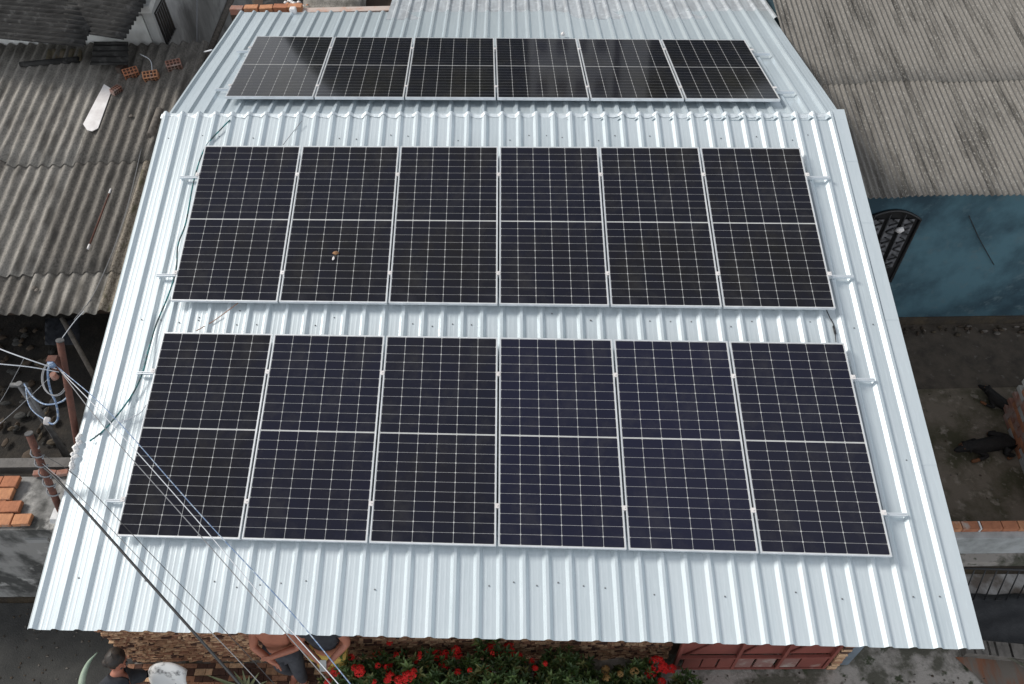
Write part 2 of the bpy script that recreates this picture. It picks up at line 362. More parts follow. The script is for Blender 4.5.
# flat verge strip on the right edge, in five lapped lengths
b = MB(); ys = [-.975, .62, 2.15, 3.35, 4.2, 4.93]
for i in range(5):
    y0, y1 = ys[i], ys[i + 1] + .05; h = .0035 + .0025 * i
    prof = [(XR - .145, h + .002), (XR - .005, h), (XR + .004, h - .05)]
    b.grid([[V((x, lerp(y0, y1, t), zF(lerp(y0, y1, t), hh))) for x, hh in prof] for t in (0, .5, 1)])
build('verge_flashing', b, 'zinc', house, solid=.0015)
# crumpled sealing tape along the ridge
b = MB(); rows = []
for i in range(7):
    row = []
    for j in range(420):
        x = -.68 + j * (8.22 / 419); ph = ((x - PH) / .2052) % 1
        hr = .032 if .146 < ph < .27 else (.032 * ph / .146 if ph <= .146 else max(0, .032 * (1 - (ph - .27) / .14)))
        yy = yR(x) + .052 - i * .011 + .012 * math.sin(x * 31) * (i / 6) + .01 * math.sin(x * 13 + 1) * (i / 6)
        c = .003 * math.sin(x * 57 + i) + .002 * math.sin(x * 91 + 2 * i)
        z = zF(yy, hr + .003 + abs(c)) if i > 0 else zB(yy, .008 + abs(c))
        row.append(V((x, yy, z)))
    rows.append(row)
b.grid(rows, 0, True); build('ridge_flashing', b, 'tape', house)
# fixing screws
def screw_mesh():
    b = MB(); b.tube([(0, 0, 0), (0, 0, .004)], .0075, 8); b.tube([(0, 0, .004), (0, 0, .010)], .0045, 6); return b
sb = screw_mesh(); sm0 = None; random.seed(3)
rowsY = [(-.35, 1), (2.28, 1), (2.36, 2), (4.75, 1), (.9, 4)]
cnt = 0
for yy, stp in rowsY:
    for k in range(39):
        xs = PH + k * .2052 + .145 + random.uniform(-.012, .012)
        if xs > XR - .05 or (stp == 2 and k % 2) or random.random() < .55: continue
        if stp == 4 and 1 < k < 37: continue
        if cnt >= 78: break
        y = yy + random.uniform(-.05, .05) - .026 * xs
        if sm0 is None:
            o = build('screw', sb, 'screw', house); sm0 = o
        else:
            o = sm0.copy(); COL.objects.link(o); o.parent = house
        o.location = V((xs, y, zF(y, .001))) - WL[house.name] + (V((0, 0, 0)))
        cnt += 1
for o in [q for q in COL.objects if q.name.startswith('screw')]: pass
sm0.data.transform(Matrix.Translation(WL[house.name]))      # the screw mesh sits at its own origin

# walls under the roof
def wall_box(b, x0, x1, y0, y1, z0, z1, mi=0): b.hexa([(x0, y0, z0), (x1, y0, z0), (x1, y1, z0), (x0, y1, z0), (x0, y0, z1), (x1, y0, z1), (x1, y1, z1), (x0, y1, z1)], mi)
b = MB(); wall_box(b, -.45, -.30, -.05, 8.6, 0, 2.55); wall_box(b, 7.15, 7.30, -.05, 8.6, 0, 2.5); wall_box(b, -.30, 7.15, 8.45, 8.6, 0, 2.6)
build('side_wall', b, 'plaster', house)
b = MB(); wall_box(b, -.30, 7.15, -.17, -.02, 0, 2.45); build('front_wall', b, 'mortar', house)
# ledge-stone cladding, every stone modelled
b = MB(); random.seed(11); z = -.01
while z < 1.6:
    h = random.uniform(.017, .034); x = -.90 + random.uniform(-.1, 0)
    while x < 5.28:
        w = random.uniform(.025, .10); x1 = min(x + w, 5.30); x0 = max(x, -.90); d = random.uniform(.022, .062)
        if x1 > x0 + .012:
            j = random.uniform(-.003, .003)
            b.hexa([(x0 + .002, -.17 - d, z + j), (x1 - .002, -.17 - d * random.uniform(.8, 1), z), (x1, -.165, z), (x0, -.165, z),
                    (x0 + .003, -.17 - d, z + h - .003), (x1 - .003, -.17 - d * random.uniform(.8, 1), z + h - .002), (x1, -.165, z + h - .002), (x0, -.165, z + h - .002)], random.choice((0, 0, 1, 1, 2, 3, 3)))
        x += w
    z += h
wall_box(b, -.9, -.3, -.165, -.03, 0, 1.6, 2)
build('stone_cladding', b, ['stone0', 'stone1', 'stone2', 'stone3'], house)
b = MB(); random.seed(12); z = 0
while z < 2.2:
    h = random.uniform(.03, .05); b.box((7.12 + random.uniform(-.008, .008), -.27, z + h / 2), (random.uniform(.085, .11), random.uniform(.16, .19), h - .003), random.randrange(4)); z += h
build('stone_pillar', b, ['stone0', 'stone1', 'stone2', 'stone3'], house)
# oxide-red sheet gate in the front wall
gate = thing('metal_gate', 'dull red sheet metal gate under the eave beside the stone wall', 'gate', (6.2, -.3, 0))
b = MB(); wall_box(b, 5.34, 7.04, -.312, -.30, .44, 2.1)
build('upper_sheet', b, 'gate', gate)
b = MB()
for x in (5.35, 6.0, 6.50, 7.03): wall_box(b, x - .018, x + .018, -.352, -.314, .03, 2.1)
for z in (.04, .40, 1.3): wall_box(b, 5.34, 7.05, -.350, -.316, z - .018, z + .018)
for x0, x1 in ((5.43, 5.98), (6.02, 6.44), (6.52, 7.01)): b.tube([(x0, -.325, .46), (x1, -.325, 1.28)], .012, 6)
build('gate_frame', b, 'gate', gate)
b = MB()
for x0, x1, mi in ((5.43, 5.62, 0), (5.64, 5.8, 0), (5.82, 5.98, 0), (6.02, 6.2, 1), (6.23, 6.44, 1), (6.52, 6.70, 1), (6.72, 7.00, 0)):
    wall_box(b, x0, x1, -.334 - random.uniform(0, .012), -.32, .07, .37, mi)
build('lower_panel', b, ['gate', mat('scuffed_gate_panel', (.20, .10, .085), .8, 0, (.33, .28, .25), 4, 1, .5, .64, 9)], gate)
b = MB(); wall_box(b, 7.18, 7.33, -.30, -.05, 0, 1.2); build('bluish_wall_end', b, mat('bluish_paint', (.16, .20, .24), .85, 0, (.10, .12, .14), 4, 1), house)

# ------------------------------------------------------------------ solar panels
ROWS = [  # (corner pixels BL, BR, TL, TR), plane, names
    ((115.6, 535.7), (892.3, 556.6), (163.5, 332.1), (844.1, 343.1), PF, NF, 'front row'),
    ((170.3, 300.2), (835.8, 308.2), (204.9, 145.5), (800.2, 147.6), PF, NF, 'middle row'),
    ((225.1, 96.3), (780.5, 98.9), (256.7, 36.1), (744.8, 39.7), PB, NB, 'back row')]
ORD = ['leftmost', 'second from left', 'third from left', 'fourth from left', 'fifth from left', 'rightmost']
EXTRA = {(0, 0): 'beside the loop of overhead wires', (0, 5): 'nearest the courtyard with the dogs',
         (1, 1): 'with a brown leaf on it', (2, 0): 'carrying a pale sky reflection'}
PW_, PG_, PL_, CW = 1.134, .020, 2.094, 6 * 1.134 + 5 * .020
CORN = []
for (bl, br, tl, tr, P0, N, nm) in ROWS: CORN.append([pp(*q, P0, N) for q in (bl, br, tl, tr)])
def solar_panel(r, i):
    BL, BR, TL, TR = CORN[r]; N = ROWS[r][5]
    u0, u1 = i * (PW_ + PG_) / CW, (i * (PW_ + PG_) + PW_) / CW
    jz = random.uniform(-.002, .002)
    def P(x, y, h=0):                    # x, y in metres on the panel
        u = lerp(u0, u1, x / PW_); t = y / PL_
        return lerp(lerp(BL, BR, u), lerp(TL, TR, u), t) + N * (h + jz)
    ex = EXTRA.get((r, i), '')
    t = thing('solar_panel', ('dark %s solar panel of the %s %s' % (ORD[i], ROWS[r][6], ex)).strip(), 'solar panel', P(PW_ / 2, PL_ / 2, -.035), 'solar panels in three rows on the roof')
    lip = .0115; b = MB()
    o = [(0, 0), (PW_, 0), (PW_, PL_), (0, PL_)]; n = [(lip, lip), (PW_ - lip, lip), (PW_ - lip, PL_ - lip), (lip, PL_ - lip)]
    for k in range(4):
        a, c, d, e = o[k], o[(k + 1) % 4], n[(k + 1) % 4], n[k]
        b.poly([P(*a), P(*c), P(*d), P(*e)])                                            # lip
        b.poly([P(*a, -.035), P(*c, -.035), P(*c), P(*a)])                              # side
        b.poly([P(*e), P(*d), P(*d, -.006), P(*e, -.006)])                              # inner lip
    b.poly([P(*q, -.030) for q in reversed(o)])
    build('frame', b, 'alu', t)
    b = MB(); b.poly([P(*q, -.0035) for q in n], 0)
    m0 = lip + .0035; cw = (PW_ - 2 * m0) / 6; gy = .012; ch = (PL_ - 2 * m0 - gy) / 22
    for cx in range(6):
        for cy in range(22):
            x0 = m0 + cx * cw + .0019; x1 = x0 + cw - .0038; y0 = m0 + cy * ch + (gy if cy > 10 else 0) + .0013; y1 = y0 + ch - .0026; k = .0068
            b.poly([P(*q, -.0028) for q in ((x0 + k, y0), (x1 - k, y0), (x1, y0 + k), (x1, y1 - k), (x1 - k, y1), (x0 + k, y1), (x0, y1 - k), (x0, y0 + k))], 1)
    g_ = build('glass', b, ['line', 'cell'], t)
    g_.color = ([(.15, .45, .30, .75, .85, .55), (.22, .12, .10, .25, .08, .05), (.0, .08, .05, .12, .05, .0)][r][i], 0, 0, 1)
    return t
random.seed(5)
for r in range(3):
    for i in range(6): solar_panel(r, i)
# rails and clamps
RAILPX = [((142, 374), (112, 502), (868, 380), (896, 515)), ((190, 178), (167, 276), (812, 178), (834, 277)), ((238, 51), (218, 89), (757, 53), (782, 91))]
EXT = [(.20, .24), (.24, .28), (.22, .26)]
RN = [['upper', 'lower']] * 3
random.seed(9)
for r in range(3):
    BL, BR, TL, TR = CORN[r]; P0, N = ROWS[r][4], ROWS[r][5]
    for k in range(2):
        l = pp(*RAILPX[r][k], P0 - N * .05, N); rr = pp(*RAILPX[r][k + 2], P0 - N * .05, N)
        tl_ = (l.y - BL.y) / (TL.y - BL.y); tr_ = (rr.y - BR.y) / (TR.y - BR.y)
        a = lerp(BL, TL, tl_); c = lerp(BR, TR, tr_); d = (c - a).normalized(); up = N; s = d.cross(up) * -1
        A, C_ = a - d * EXT[r][0], c + d * EXT[r][1]
        rail = thing('mounting_rail', 'pale %s mounting rail sticking out from under the %s' % (RN[r][k], ROWS[r][6] + ' of panels'), 'rail', A - N * .07, 'mounting rails under the panels')
        b = MB()
        def bar(q0, q1, w0, w1, h0, h1): b.hexa([q0 + s * w0 + up * h0, q1 + s * w0 + up * h0, q1 + s * w1 + up * h0, q0 + s * w1 + up * h0,
                                                 q0 + s * w0 + up * h1, q1 + s * w0 + up * h1, q1 + s * w1 + up * h1, q0 + s * w1 + up * h1])
        bar(A, C_, -.013, .013, -.074, -.050); bar(A, C_, -.013, -.005, -.050, -.043); bar(A, C_, .005, .013, -.050, -.043)
        build('rail', b, 'rail', rail)
        for j in range(7):               # end clamps and mid clamps
            x = j * (PW_ + PG_) - PG_ / 2 if j else -.012
            if j == 6: x = CW + .012
            q = lerp(a, c, x / CW); b = MB()
            bar(q - d * .021, q + d * .021, -.022, .022, .001, .006); bar(q - d * .007, q + d * .007, -.020, .020, -.037, .001)
            b.tube([q + up * .006, q + up * .012], .007, 6)
            build('clamp', b, 'pvc', rail)

# ------------------------------------------------------------------ left neighbour: old wavy fibre-cement roof
LA = R(7.6)
def zL(y, h=0): return 1.40 + (y - 4.1) * math.tan(LA) + h
NL = V((0, -math.sin(LA), math.cos(LA))); PL0 = V((0, 4.1, 1.40))
lh = thing('shed', 'low shed under an old wavy grey cement roof with loose bricks on it', 'shed', (-4, 6, 0))
def wavy(b, x0, x1, y0, y1, zf, pitch, amp, lift=0., seg=6, ph=0., step=14, edge=0., mi=0, sag=0.):
    n = int((x1 - x0) / pitch * step); rows = []
    for i in range(seg + 1):
        t = i / seg; row = []
        for j in range(n + 1):
            x = lerp(x0, x1, j / n)
            e = edge * (math.sin(x * 2.3) + .6 * math.sin(x * 5.7 + 1)) if i == 0 else 0
            y = lerp(y0, y1, t) + e
            s = math.sin(2 * math.pi * (x - ph) / pitch)
            row.append(V((x, y, zf(y, amp * s + lift + sag * math.sin(x * .9 + y)))))
        rows.append(row)
    b.grid(rows, mi, True)
random.seed(21)
bands = [(3.98, 4.95, 0.0), (4.72, 6.95, .020), (6.75, 9.45, .040)]
for bi, (y0, y1, lf) in enumerate(bands):
    x = -7.4; b = MB()
    while x < -1.62:
        x1 = min(x + 1.06, -1.62); dy = random.uniform(-.11, .09) if bi else random.uniform(-.02, .03)
        top = y1
        wavy(b, x, x1, y0 + dy, top + (random.uniform(-.06, .06) if bi == 2 else 0), zL, .177, .027, lf + random.uniform(-.009, .012), 6, -7.4, 12, .006, (2 if x > -2.9 and bi < 2 else random.choice((0, 0, 1, 1))), .004)
        x += 1.06
    build('roof_sheets', b, ['fibre', 'fibre_dark', 'fibre_brown'], lh, solid=.006)
b = MB(); wall_box(b, -7.3, -2.65, 9.3, 9.4, 0, 1.9); wall_box(b, -1.97, -1.82, 4.45, 9.05, 0, 1.35); wall_box(b, -7.3, -1.97, 5.2, 5.35, 0, 1.4); build('shed_wall', b, 'mortar', lh)
b = MB(); b.box((-4.2, 4.35, 1.35), (5.2, .06, .07), 0); build('roof_batten', b, 'wood', lh)
# dark ridge tile lying across the top left
def on_left(u, v, h=.03): return pp(u, v, PL0 + NL * h, NL)
b = MB(); p0, p1 = on_left(22, 67), on_left(80, 62)
for q, w in ((0, .07),): b.tube([p0 + NL * .05, p1 + NL * .05], [.045, .055], 10)
tag(build('ridge_tile', b, 'fibre_top'), 'black half round ridge tile lying across the top of the wavy shed roof', 'ridge tile')
b = MB(); rows = []
for i in range(5):
    rows.append([on_left(lerp(46, 82, j / 14), lerp(49, 61, i / 4), .04 + .02 * math.sin(j * 2.1) + .004) for j in range(15)])
b.grid(rows, 0, True)
tag(build('wavy_tile', b, mat('ochre_moss_tile', (.19, .145, .105), .95, 0, (.10, .09, .05), 9, 1, bump=.5), solid=.008), 'short ochre brown wavy tile piece behind the black ridge tile', 'tile')
# loose things on the shed roof
def hollow_brick(u, v, yaw, tilt, label, m='brick', s=1.):
    p = on_left(u, v, .10); rot = Matrix.Rotation(R(yaw), 3, 'Z') @ Matrix.Rotation(R(tilt), 3, 'X')
    t = thing('hollow_brick', label, 'brick', p, 'loose bricks on the shed roof')
    b = MB(); b.box(p, (.24 * s, .13 * s, .13 * s), 0, rot); o = build('brick_body', b, m, t, bevel=.006)
    b = MB()
    for ix in range(4):
        for iz in range(2):
            c = p + rot @ V(((ix - 1.5) * .055 * s, -.0655 * s, (iz - .5) * .056 * s)); b.box(c, (.038 * s, .004, .040 * s), 0, rot)
            c = p + rot @ V(((ix - 1.5) * .055 * s, (iz - .5) * .056 * s, .0655 * s)); b.box(c, (.038 * s, .040 * s, .004), 0, rot)
    build('brick_holes', b, 'hole', t)
hollow_brick(131, 73, 28, 25, 'orange hollow brick with pale holes, second from left on the shed roof')
hollow_brick(151, 76, 14, 30, 'bright orange hollow brick under the white wire on the shed roof', 'brick2')
hollow_brick(174, 65, 22, 20, 'dark red hollow brick at the top right of the shed roof', 'brick_old')
hollow_brick(116, 90, 60, 10, 'small broken brown brick beside the white board', 'brick_old', .72)
hollow_brick(122, 68, 70, 0, 'blackened brick at the left end of the loose bricks', mat('sooty_brick', (.07, .05, .04), .95, 0, (.03, .025, .02), 9, 1), .8)
b = MB(); cc = [on_left(q[0], q[1], .075) for q in ((104, 84), (112, 89), (98, 128), (92, 131), (87, 130), (83, 124))]
b.poly(list(reversed(cc)))
tag(build('white_board', b, 'pvc', solid=.012), 'white plastic strip with a rounded end lying on the shed roof', 'board')
b = MB(); a, c = on_left(111, 189, .05), on_left(88, 249, .05); b.tube([a, lerp(a, c, .08)], .016, 8, 1); b.tube([lerp(a, c, .08), lerp(a, c, .93)], .013, 8, 0); b.tube([lerp(a, c, .93), c], .018, 8, 1)
tag(build('stick', b, ['rust', 'pvc']), 'thin rusty brown stick with white ends lying along the shed roof', 'stick')
b = MB(); a, c = on_left(160, 110, .05), on_left(151, 136, .05); b.tube([a, c], [.06, .065], 10, 0)
tag(build('broken_tile', b, 'wood'), 'dark broken half round tile beside the left edge of the metal roof', 'tile')
b = MB()
for u, v in ((128, 112), (131, 116), (34, 288), (37, 290)): b.ball(on_left(u, v, .05), (.035, .03, .015), 0, 7, 4, .3)
tag(build('debris', b, 'wood'), 'small dry leaves and crumbs on the shed roof', 'debris', kind='stuff')
b = MB(); b.tube(catmull([on_left(140, 54, .15), on_left(150, 60, .14), on_left(152, 70, .13), on_left(151, 74, .16)], 6), .007, 6)
tag(build('wire', b, 'cable_w'), 'short white wire hooked over the bright orange brick', 'wire')
b = MB(); b.tube(catmull([on_left(150, 100, .04), on_left(140, 155, .04), on_left(122, 225, .04), on_left(96, 290, .05), on_left(74, 320, .0)], 8), .005, 5)
tag(build('wire', b, 'cable_g'), 'thin grey wire trailing down the right side of the shed roof', 'wire')

# ------------------------------------------------------------------ house at the top left, black corrugated roof over white and grey walls
uh = thing('house', 'house at the top left corner with a black corrugated roof and grey plaster gable', 'house', (-4.5, 10.5, 0))
ZU = 2.75
e0, e1, e2 = pz(-60, 31, ZU), pz(82, 46, ZU), pz(126, 39, ZU)
b = MB()
def hroof(b, corners, pitch, amp, seg, lift=0):   # corrugation runs from the left edge to the right edge
    c0, c1, c2, c3 = corners                      # bottom-left, bottom-right, top-right, top-left
    n = int((c3 - c0).length / pitch * 10); rows = []
    for i in range(n + 1):
        t = i / n; h = amp * math.sin(2 * math.pi * i / 10) + lift
        rows.append([lerp(lerp(c0, c1, s / seg), lerp(c3, c2, s / seg), t) + V((0, 0, h)) for s in range(seg + 1)])
    b.grid(rows, 0, True)
hroof(b, (pz(-90, 30, ZU), pz(84, 47, ZU), pz(112, -40, ZU + .35), pz(-60, -52, ZU + .35)), .105, .021, 6)
hroof(b, (pz(60, 30, ZU + .03), pz(124, 40, ZU + .03), pz(160, -25, ZU + .40), pz(80, -40, ZU + .40)), .105, .021, 4)
build('roof', b, 'fibre_top', uh, solid=.006)
b = MB(); q = [(90, 65, 2.22), (128, 65, 2.22), (128, 42, 2.40), (94, 42, 2.40)]
hroof(b, [pz(*k) for k in q], .105, .013, 3); build('lean_to_roof', b, 'fibre_top', uh, solid=.006)
yw = 9.47
b = MB(); wall_box(b, -8, -2.62, yw + .05, yw + .2, 0, 2.60); build('white_wall', b, 'white', uh)
# gable wall facing right, with its pale raking band and barred window
xg = -2.44
b = MB(); b.hexa([(xg - .16, yw + .04, 0), (xg, yw + .04, 0), (xg, 14.5, 0), (xg - .16, 14.5, 0), (xg - .16, yw + .04, 2.68), (xg, yw + .04, 2.68), (xg, 14.5, 3.45), (xg - .16, 14.5, 3.45)])
build('gable_wall', b, 'plaster', uh)
b = MB(); b.hexa([(xg - .20, yw - .02, 2.68), (xg + .03, yw - .02, 2.68), (xg + .03, 14.5, 3.46), (xg - .20, 14.5, 3.46), (xg - .20, yw - .02, 2.80), (xg + .03, yw - .02, 2.80), (xg + .03, 14.5, 3.58), (xg - .20, 14.5, 3.58)])
build('white_coping', b, 'white', uh)
b = MB(); wall_box(b, xg + .002, xg + .012, 9.60, 10.15, 2.0, 2.6); wn_ = build('window', b, 'glass', uh); WL[wn_.name] = WL[uh.name]
b = MB()
for k in range(6): b.tube([(xg + .03, 9.64 + k * .094, 2.0), (xg + .03, 9.64 + k * .094, 2.6)], .007, 6)
for z in (2.01, 2.59): b.tube([(xg + .03, 9.60, z), (xg + .03, 10.15, z)], .008, 6)
build('window_bars', b, 'steel', wn_)
# narrow alley between the houses
b = MB(); b.tube([pz(205, 62, .9), pz(236, -12, 1.0)], .06, 8); tag(build('timber_post', b, 'wood'), 'weathered grey timber leaning in the dark alley at the top left', 'post')
b = MB(); b.tube([pz(197, 44, 1.7), pz(197, -8, 2.2)], .012, 6); tag(build('wire', b, 'cable_g'), 'thin upright grey wire beside the plaster gable', 'wire')
b = MB(); b.tube([on_left(204, 52, .1), px(212, 50, -.86)], .012, 6); tag(build('wire', b, 'cable_w'), 'short pale wire bridging the alley to the metal roof', 'wire')
# brick parapet and roofs behind the main house
rw = thing('low_wall', 'low orange brick wall topping out behind the far left end of the metal roof', 'wall', (.2, 9.4, 0))
b = MB(); wall_box(b, -1.05, .12, 9.30, 9.42, 0, 2.70); build('wall', b, 'mortar', rw)
b = MB(); x = -1.05
while x < .05:
    b.box((x + .12 + random.uniform(-.01, .01), 9.36 + random.uniform(-.015, .015), 2.755), (random.uniform(.20, .236), .125, .10), random.choice((0, 0, 1, 2)), Matrix.Rotation(R(random.uniform(-4, 4)), 3, 'Z')); x += .24
build('brick_course', b, ['brick', 'brick2', 'brick_old'], rw)
b = MB(); wall_box(b, .13, 1.9, 9.28, 9.42, 0, 2.73); build('pale_render', b, mat('pinkish_render', (.46, .38, .34), .9, 0, (.42, .22, .15), 6, 1, .5, .7), rw)
bh = thing('shed', 'shed behind the metal roof with a grey corrugated roof and scattered stones', 'shed', (0.5, 10.8, 0))
b = MB(); c = [pz(262, 9, 2.55), pz(335, 12, 2.55), pz(345, -26, 2.7), pz(266, -26, 2.7)]; b.poly(c); build('flat_roof', b, 'fibre_top', bh, solid=.05)
b = MB(); c = [pz(302, 12, 2.58), pz(365, 13, 2.58), pz(372, -24, 2.75), pz(312, -26, 2.75)]; hroof(b, c, .177, .024, 4, .05); build('corrugated_roof', b, 'fibre', bh, solid=.006)
b = MB(); wall_box(b, -.9, 1.6, 9.6, 12.0, 0, 2.45); build('wall', b, 'mortar', bh)
b = MB()
for k in range(26): b.ball(pz(random.uniform(285, 308), random.uniform(-4, 9), 2.62), (random.uniform(.02, .05),) * 2 + (.025,), random.randrange(2), 6, 4, .3)
tag(build('rubble', b, ['pvc', 'brick2']), 'pale stone and brick crumbs on the flat black roof behind', 'rubble', kind='stuff')
b = MB(); b.box(pz(294, 14, 2.86), (.10, .10, .22)); tag(build('pipe_end', b, 'pvc', bevel=.02), 'small white plastic pipe stub at the rear edge of the metal roof', 'pipe')

# ------------------------------------------------------------------ right neighbour: fine corrugated roof over a blue wall
rh = thing('house', 'house on the right with a large grey finely corrugated roof above a blue wall', 'house', (11, 8, 0))
RA = R(6)
def zR(y, h=0): return 2.74 + (y - 4.5) * math.tan(RA) + h
b = MB(); xx = 7.535; random.seed(31)
for (y0, y1, lf) in ((4.52, 6.72, 0), (6.62, 8.9, .006), (8.8, 12.2, .012)):
    x = xx
    while x < 14.2:
        x1 = x + .95; wavy(b, x, x1, y0 + random.uniform(-.02, .02), y1, zR, .075, .0140, lf + random.uniform(-.003, .003), 5, xx, 9, .002, 0, .003); x += .945
build('roof_sheets', b, 'fibre_right', rh, solid=.005)
b = MB(); wall_box(b, 7.75, 14, 4.74, 4.9, 0, 2.68); wall_box(b, 7.75, 7.9, 4.9, 12, 0, 2.68)
build('blue_wall', b, 'blue', rh)
b = MB(); wall_box(b, 7.8, 14, 4.715, 4.738, 0, .16); build('wall_base', b, 'earth', rh)
# arched window with wrought iron, leaning out of the wall line
wx0, wx1, zb, zt = 8.18, 8.93, .98, 2.16
def arch_pts(x0, x1, z0, z1, rise, n=12):
    pts = [(x0, z0), (x1, z0)]
    for i in range(n + 1): pts.append((lerp(x1, x0, i / n), z1 + rise * math.sin(math.pi * i / n)))
    return pts
b = MB(); ap = arch_pts(wx0, wx1, zb, zt, .16)
b.poly([(x, 4.73, z) for x, z in ap]); win = build('window', b, 'black', rh, solid=.02); WL[win.name] = WL[rh.name]
b = MB(); b.tube([(x, 4.715, z) for x, z in ap + [ap[0]]], .022, 6); build('window_frame', b, 'black', win)
b = MB()
for k in range(3):
    x0 = wx0 + .14 + k * .20
    b.poly([(x0, 4.70, zb + .28), (x0 + .13, 4.70, zb + .28), (x0 + .13, 4.70, zt + .02), (x0, 4.70, zt + .02)], 0)
    for q in range(6):
        z = zb + .36 + q * .16; s = 1 if q % 2 else -1
        b.tube(catmull([(x0 + .065 - s * .05, 4.685, z - .06), (x0 + .065 + s * .05, 4.685, z - .01), (x0 + .065 - s * .03, 4.685, z + .05)], 4), .011, 5, 1)
    b.tube([(x0 - .02, 4.69, zb), (x0 - .02, 4.69, zt + .12)], .009, 5, 1)
build('iron_grille', b, [mat('pale_pane', (.17, .17, .18), .4, 0, (.07, .07, .075), 9, 1, .45, .6), 'black'], win, solid=.003)
b = MB(); b.ball(py(900, 230, 4.66), (.06, .04, .045), 0, 8, 5, .2); build('white_bag', b, 'pvc', win)
b = MB(); b.tube(catmull([py(969, 216, 4.72), py(980, 240, 4.72), py(994, 265, 4.72)], 5), .006, 5); build('loose_cable', b, 'cable_k', rh)
# old brick wall corner at the right edge
bw = thing('brick_wall', 'old brick and concrete wall corner at the right edge beside the sleeping dogs', 'wall', (10.9, 2.7, 0))
b = MB(); random.seed(41)
ca_ = pz(1004, 421, 0); cb_ = pz(1023, 473, 0); dr = (ca_ - cb_).normalized(); c0 = ca_ - dr * 1.20; ds = V((dr.y, -dr.x, 0)); z = 0; row = 0
while z < .98:
    s = -.24 if row % 2 else -.12
    while s < 1.25:
        p = c0 + dr * (s + .115) + ds * .06 + V((0, 0, z + .035))
        rot = Matrix(((dr.x, ds.x, 0), (dr.y, ds.y, 0), (0, 0, 1)))
        b.box(p + ds * random.uniform(0, .008), (.222, .12, .064), random.choice((0, 0, 2, 2, 3, 1)), rot); s += .235
    z += .072; row += 1
build('bricks', b, ['brick_old', 'plaster', 'brick', 'brick2'], bw)
b = MB(); a0, a1 = c0 + dr * -.1 + ds * .125, c0 + dr * 1.3 + ds * .125
b.hexa([a0, a0 + ds * .8, a1 + ds * .8, a1] + [q + V((0, 0, .98)) for q in (a0, a0 + ds * .8, a1 + ds * .8, a1)]); build('concrete_fill', b, 'concrete', bw)
b = MB(); random.seed(43)
for k in range(90):
    u = random.uniform(7.9, 12); b.ball((u, 4.66 - abs(random.gauss(0, .10)), .02), (random.uniform(.012, .06), random.uniform(.012, .05), random.uniform(.01, .035)), random.randrange(3), 6, 4, .3)
for k in range(70): b.ball((random.uniform(7.7, 10.8), random.uniform(1.3, 3.5), -.002), (random.uniform(.006, .022), random.uniform(.006, .02), .008), random.randrange(3), 5, 4, .3)
tag(build('rubble', b, ['wood', 'earth', 'stem']), 'stones and litter scattered at the foot of the blue wall and over the yard', 'rubble', kind='stuff')
# courtyard wall with a brick top course
cw_ = thing('courtyard_wall', 'low pale rendered wall with orange hollow bricks along its top on the right', 'wall', (9.6, 1.05, 0))
b = MB(); wall_box(b, 7.4, 13, .97, 1.12, 0, .55); build('wall', b, mat('pale_render', (.40, .41, .41), .9, 0, (.24, .25, .24), 5, 1, .4, .7, 8, bump=.3), cw_)
b = MB(); random.seed(42); x = 8.62
for w in (.22, .20, .03, .24, .19, .24, .24, .24): 
    b.box((x + w / 2, 1.10, .59), (w - .012, .10, .075), 0 if w < .1 else (1 if random.random() < .5 else 2)); x += w
build('brick_course', b, ['pvc', 'brick', 'brick2'], cw_)
b = MB(); wall_box(b, 7.4, 13, .86, .968, 0, .13); build('footing', b, 'concrete', cw_)
fn = thing('railing', 'thin dark iron railing of slanted bars on the right below the brick topped wall', 'railing', (9.4, .6, 0))
b = MB(); ra, rb_ = pz(958, 568, .55), pz(1060, 571, .55)
la, lb = pz(946, 600, .02), pz(1044, 601, .02)
b.tube([ra, rb_], .014, 6); b.tube([la, lb], .014, 6); build('rails', b, 'black', fn)
for k in range(9):
    t = (k + .5) / 9; b = MB(); b.tube([lerp(ra, rb_, t), lerp(la, lb, t)], .008, 6); build('bar', b, 'black', fn)
b = MB(); b.poly([pz(950, 600, .004), pz(1080, 600, .004), pz(1080, 574, .004), pz(950, 574, .004)][::1]); g = build('concrete_strip', b, mat('pale_broken_concrete', (.30, .29, .28), .95, 0, (.11, .09, .075), 2.6, 1, .42, .58, 9, bump=.5)); g['kind'] = 'structure'
b = MB(); rows = []
for i in range(9):
    rows.append([V((lerp(7.7, 10.6, j / 24), lerp(-.12, .50, i / 8), .03 + .02 * math.sin(j * 1.7 + i) + .015 * math.sin(j * .6 - 2 * i) + .01)) for j in range(25)])
b.grid(rows, 0, True); tag(build('tarpaulin', b, 'tarp', solid=.004), 'crumpled black tarpaulin on the ground at the lower right beyond the roof corner', 'tarpaulin')
tw = thing('tiled_kerb', 'low kerb of grey brown tiles curving past the front right roof corner', 'kerb', (8.6, -.2, 0))
b = MB()
for k in range(12):
    p = lerp(pz(968, 648, .06), pz(1050, 656, .06), k / 11); b.box(p, (.115, .17, .12), 0, Matrix.Rotation(R(-6), 3, 'Z'))
build('tiles', b, 'tile', tw, bevel=.004)
b = MB(); b.tube(catmull([pz(985, 651, .10), pz(1003, 655, .10), pz(1022, 664, .10), pz(1050, 676, .10)], 6), .018, 6); build('edge_bead', b, 'concrete', tw)
b = MB(); wall_box(b, 7.32, 9.3, -.30, -.24, 0, .10); 
rp = MB(); rp.grid([[pz(lerp(955, 1010, j / 8) + i * 6, lerp(657, 700, i / 8), .004 + .012 * math.sin(i * 1.1 + j)) for j in range(9)] for i in range(9)], 0, True)
g = build('rusty_ground', rp, mat('rust_stained_ground', (.14, .12, .10), .95, 0, (.20, .075, .035), 1.7, 1, .45, .62, 8, (3, .6, 1), bump=.5)); g['kind'] = 'structure'

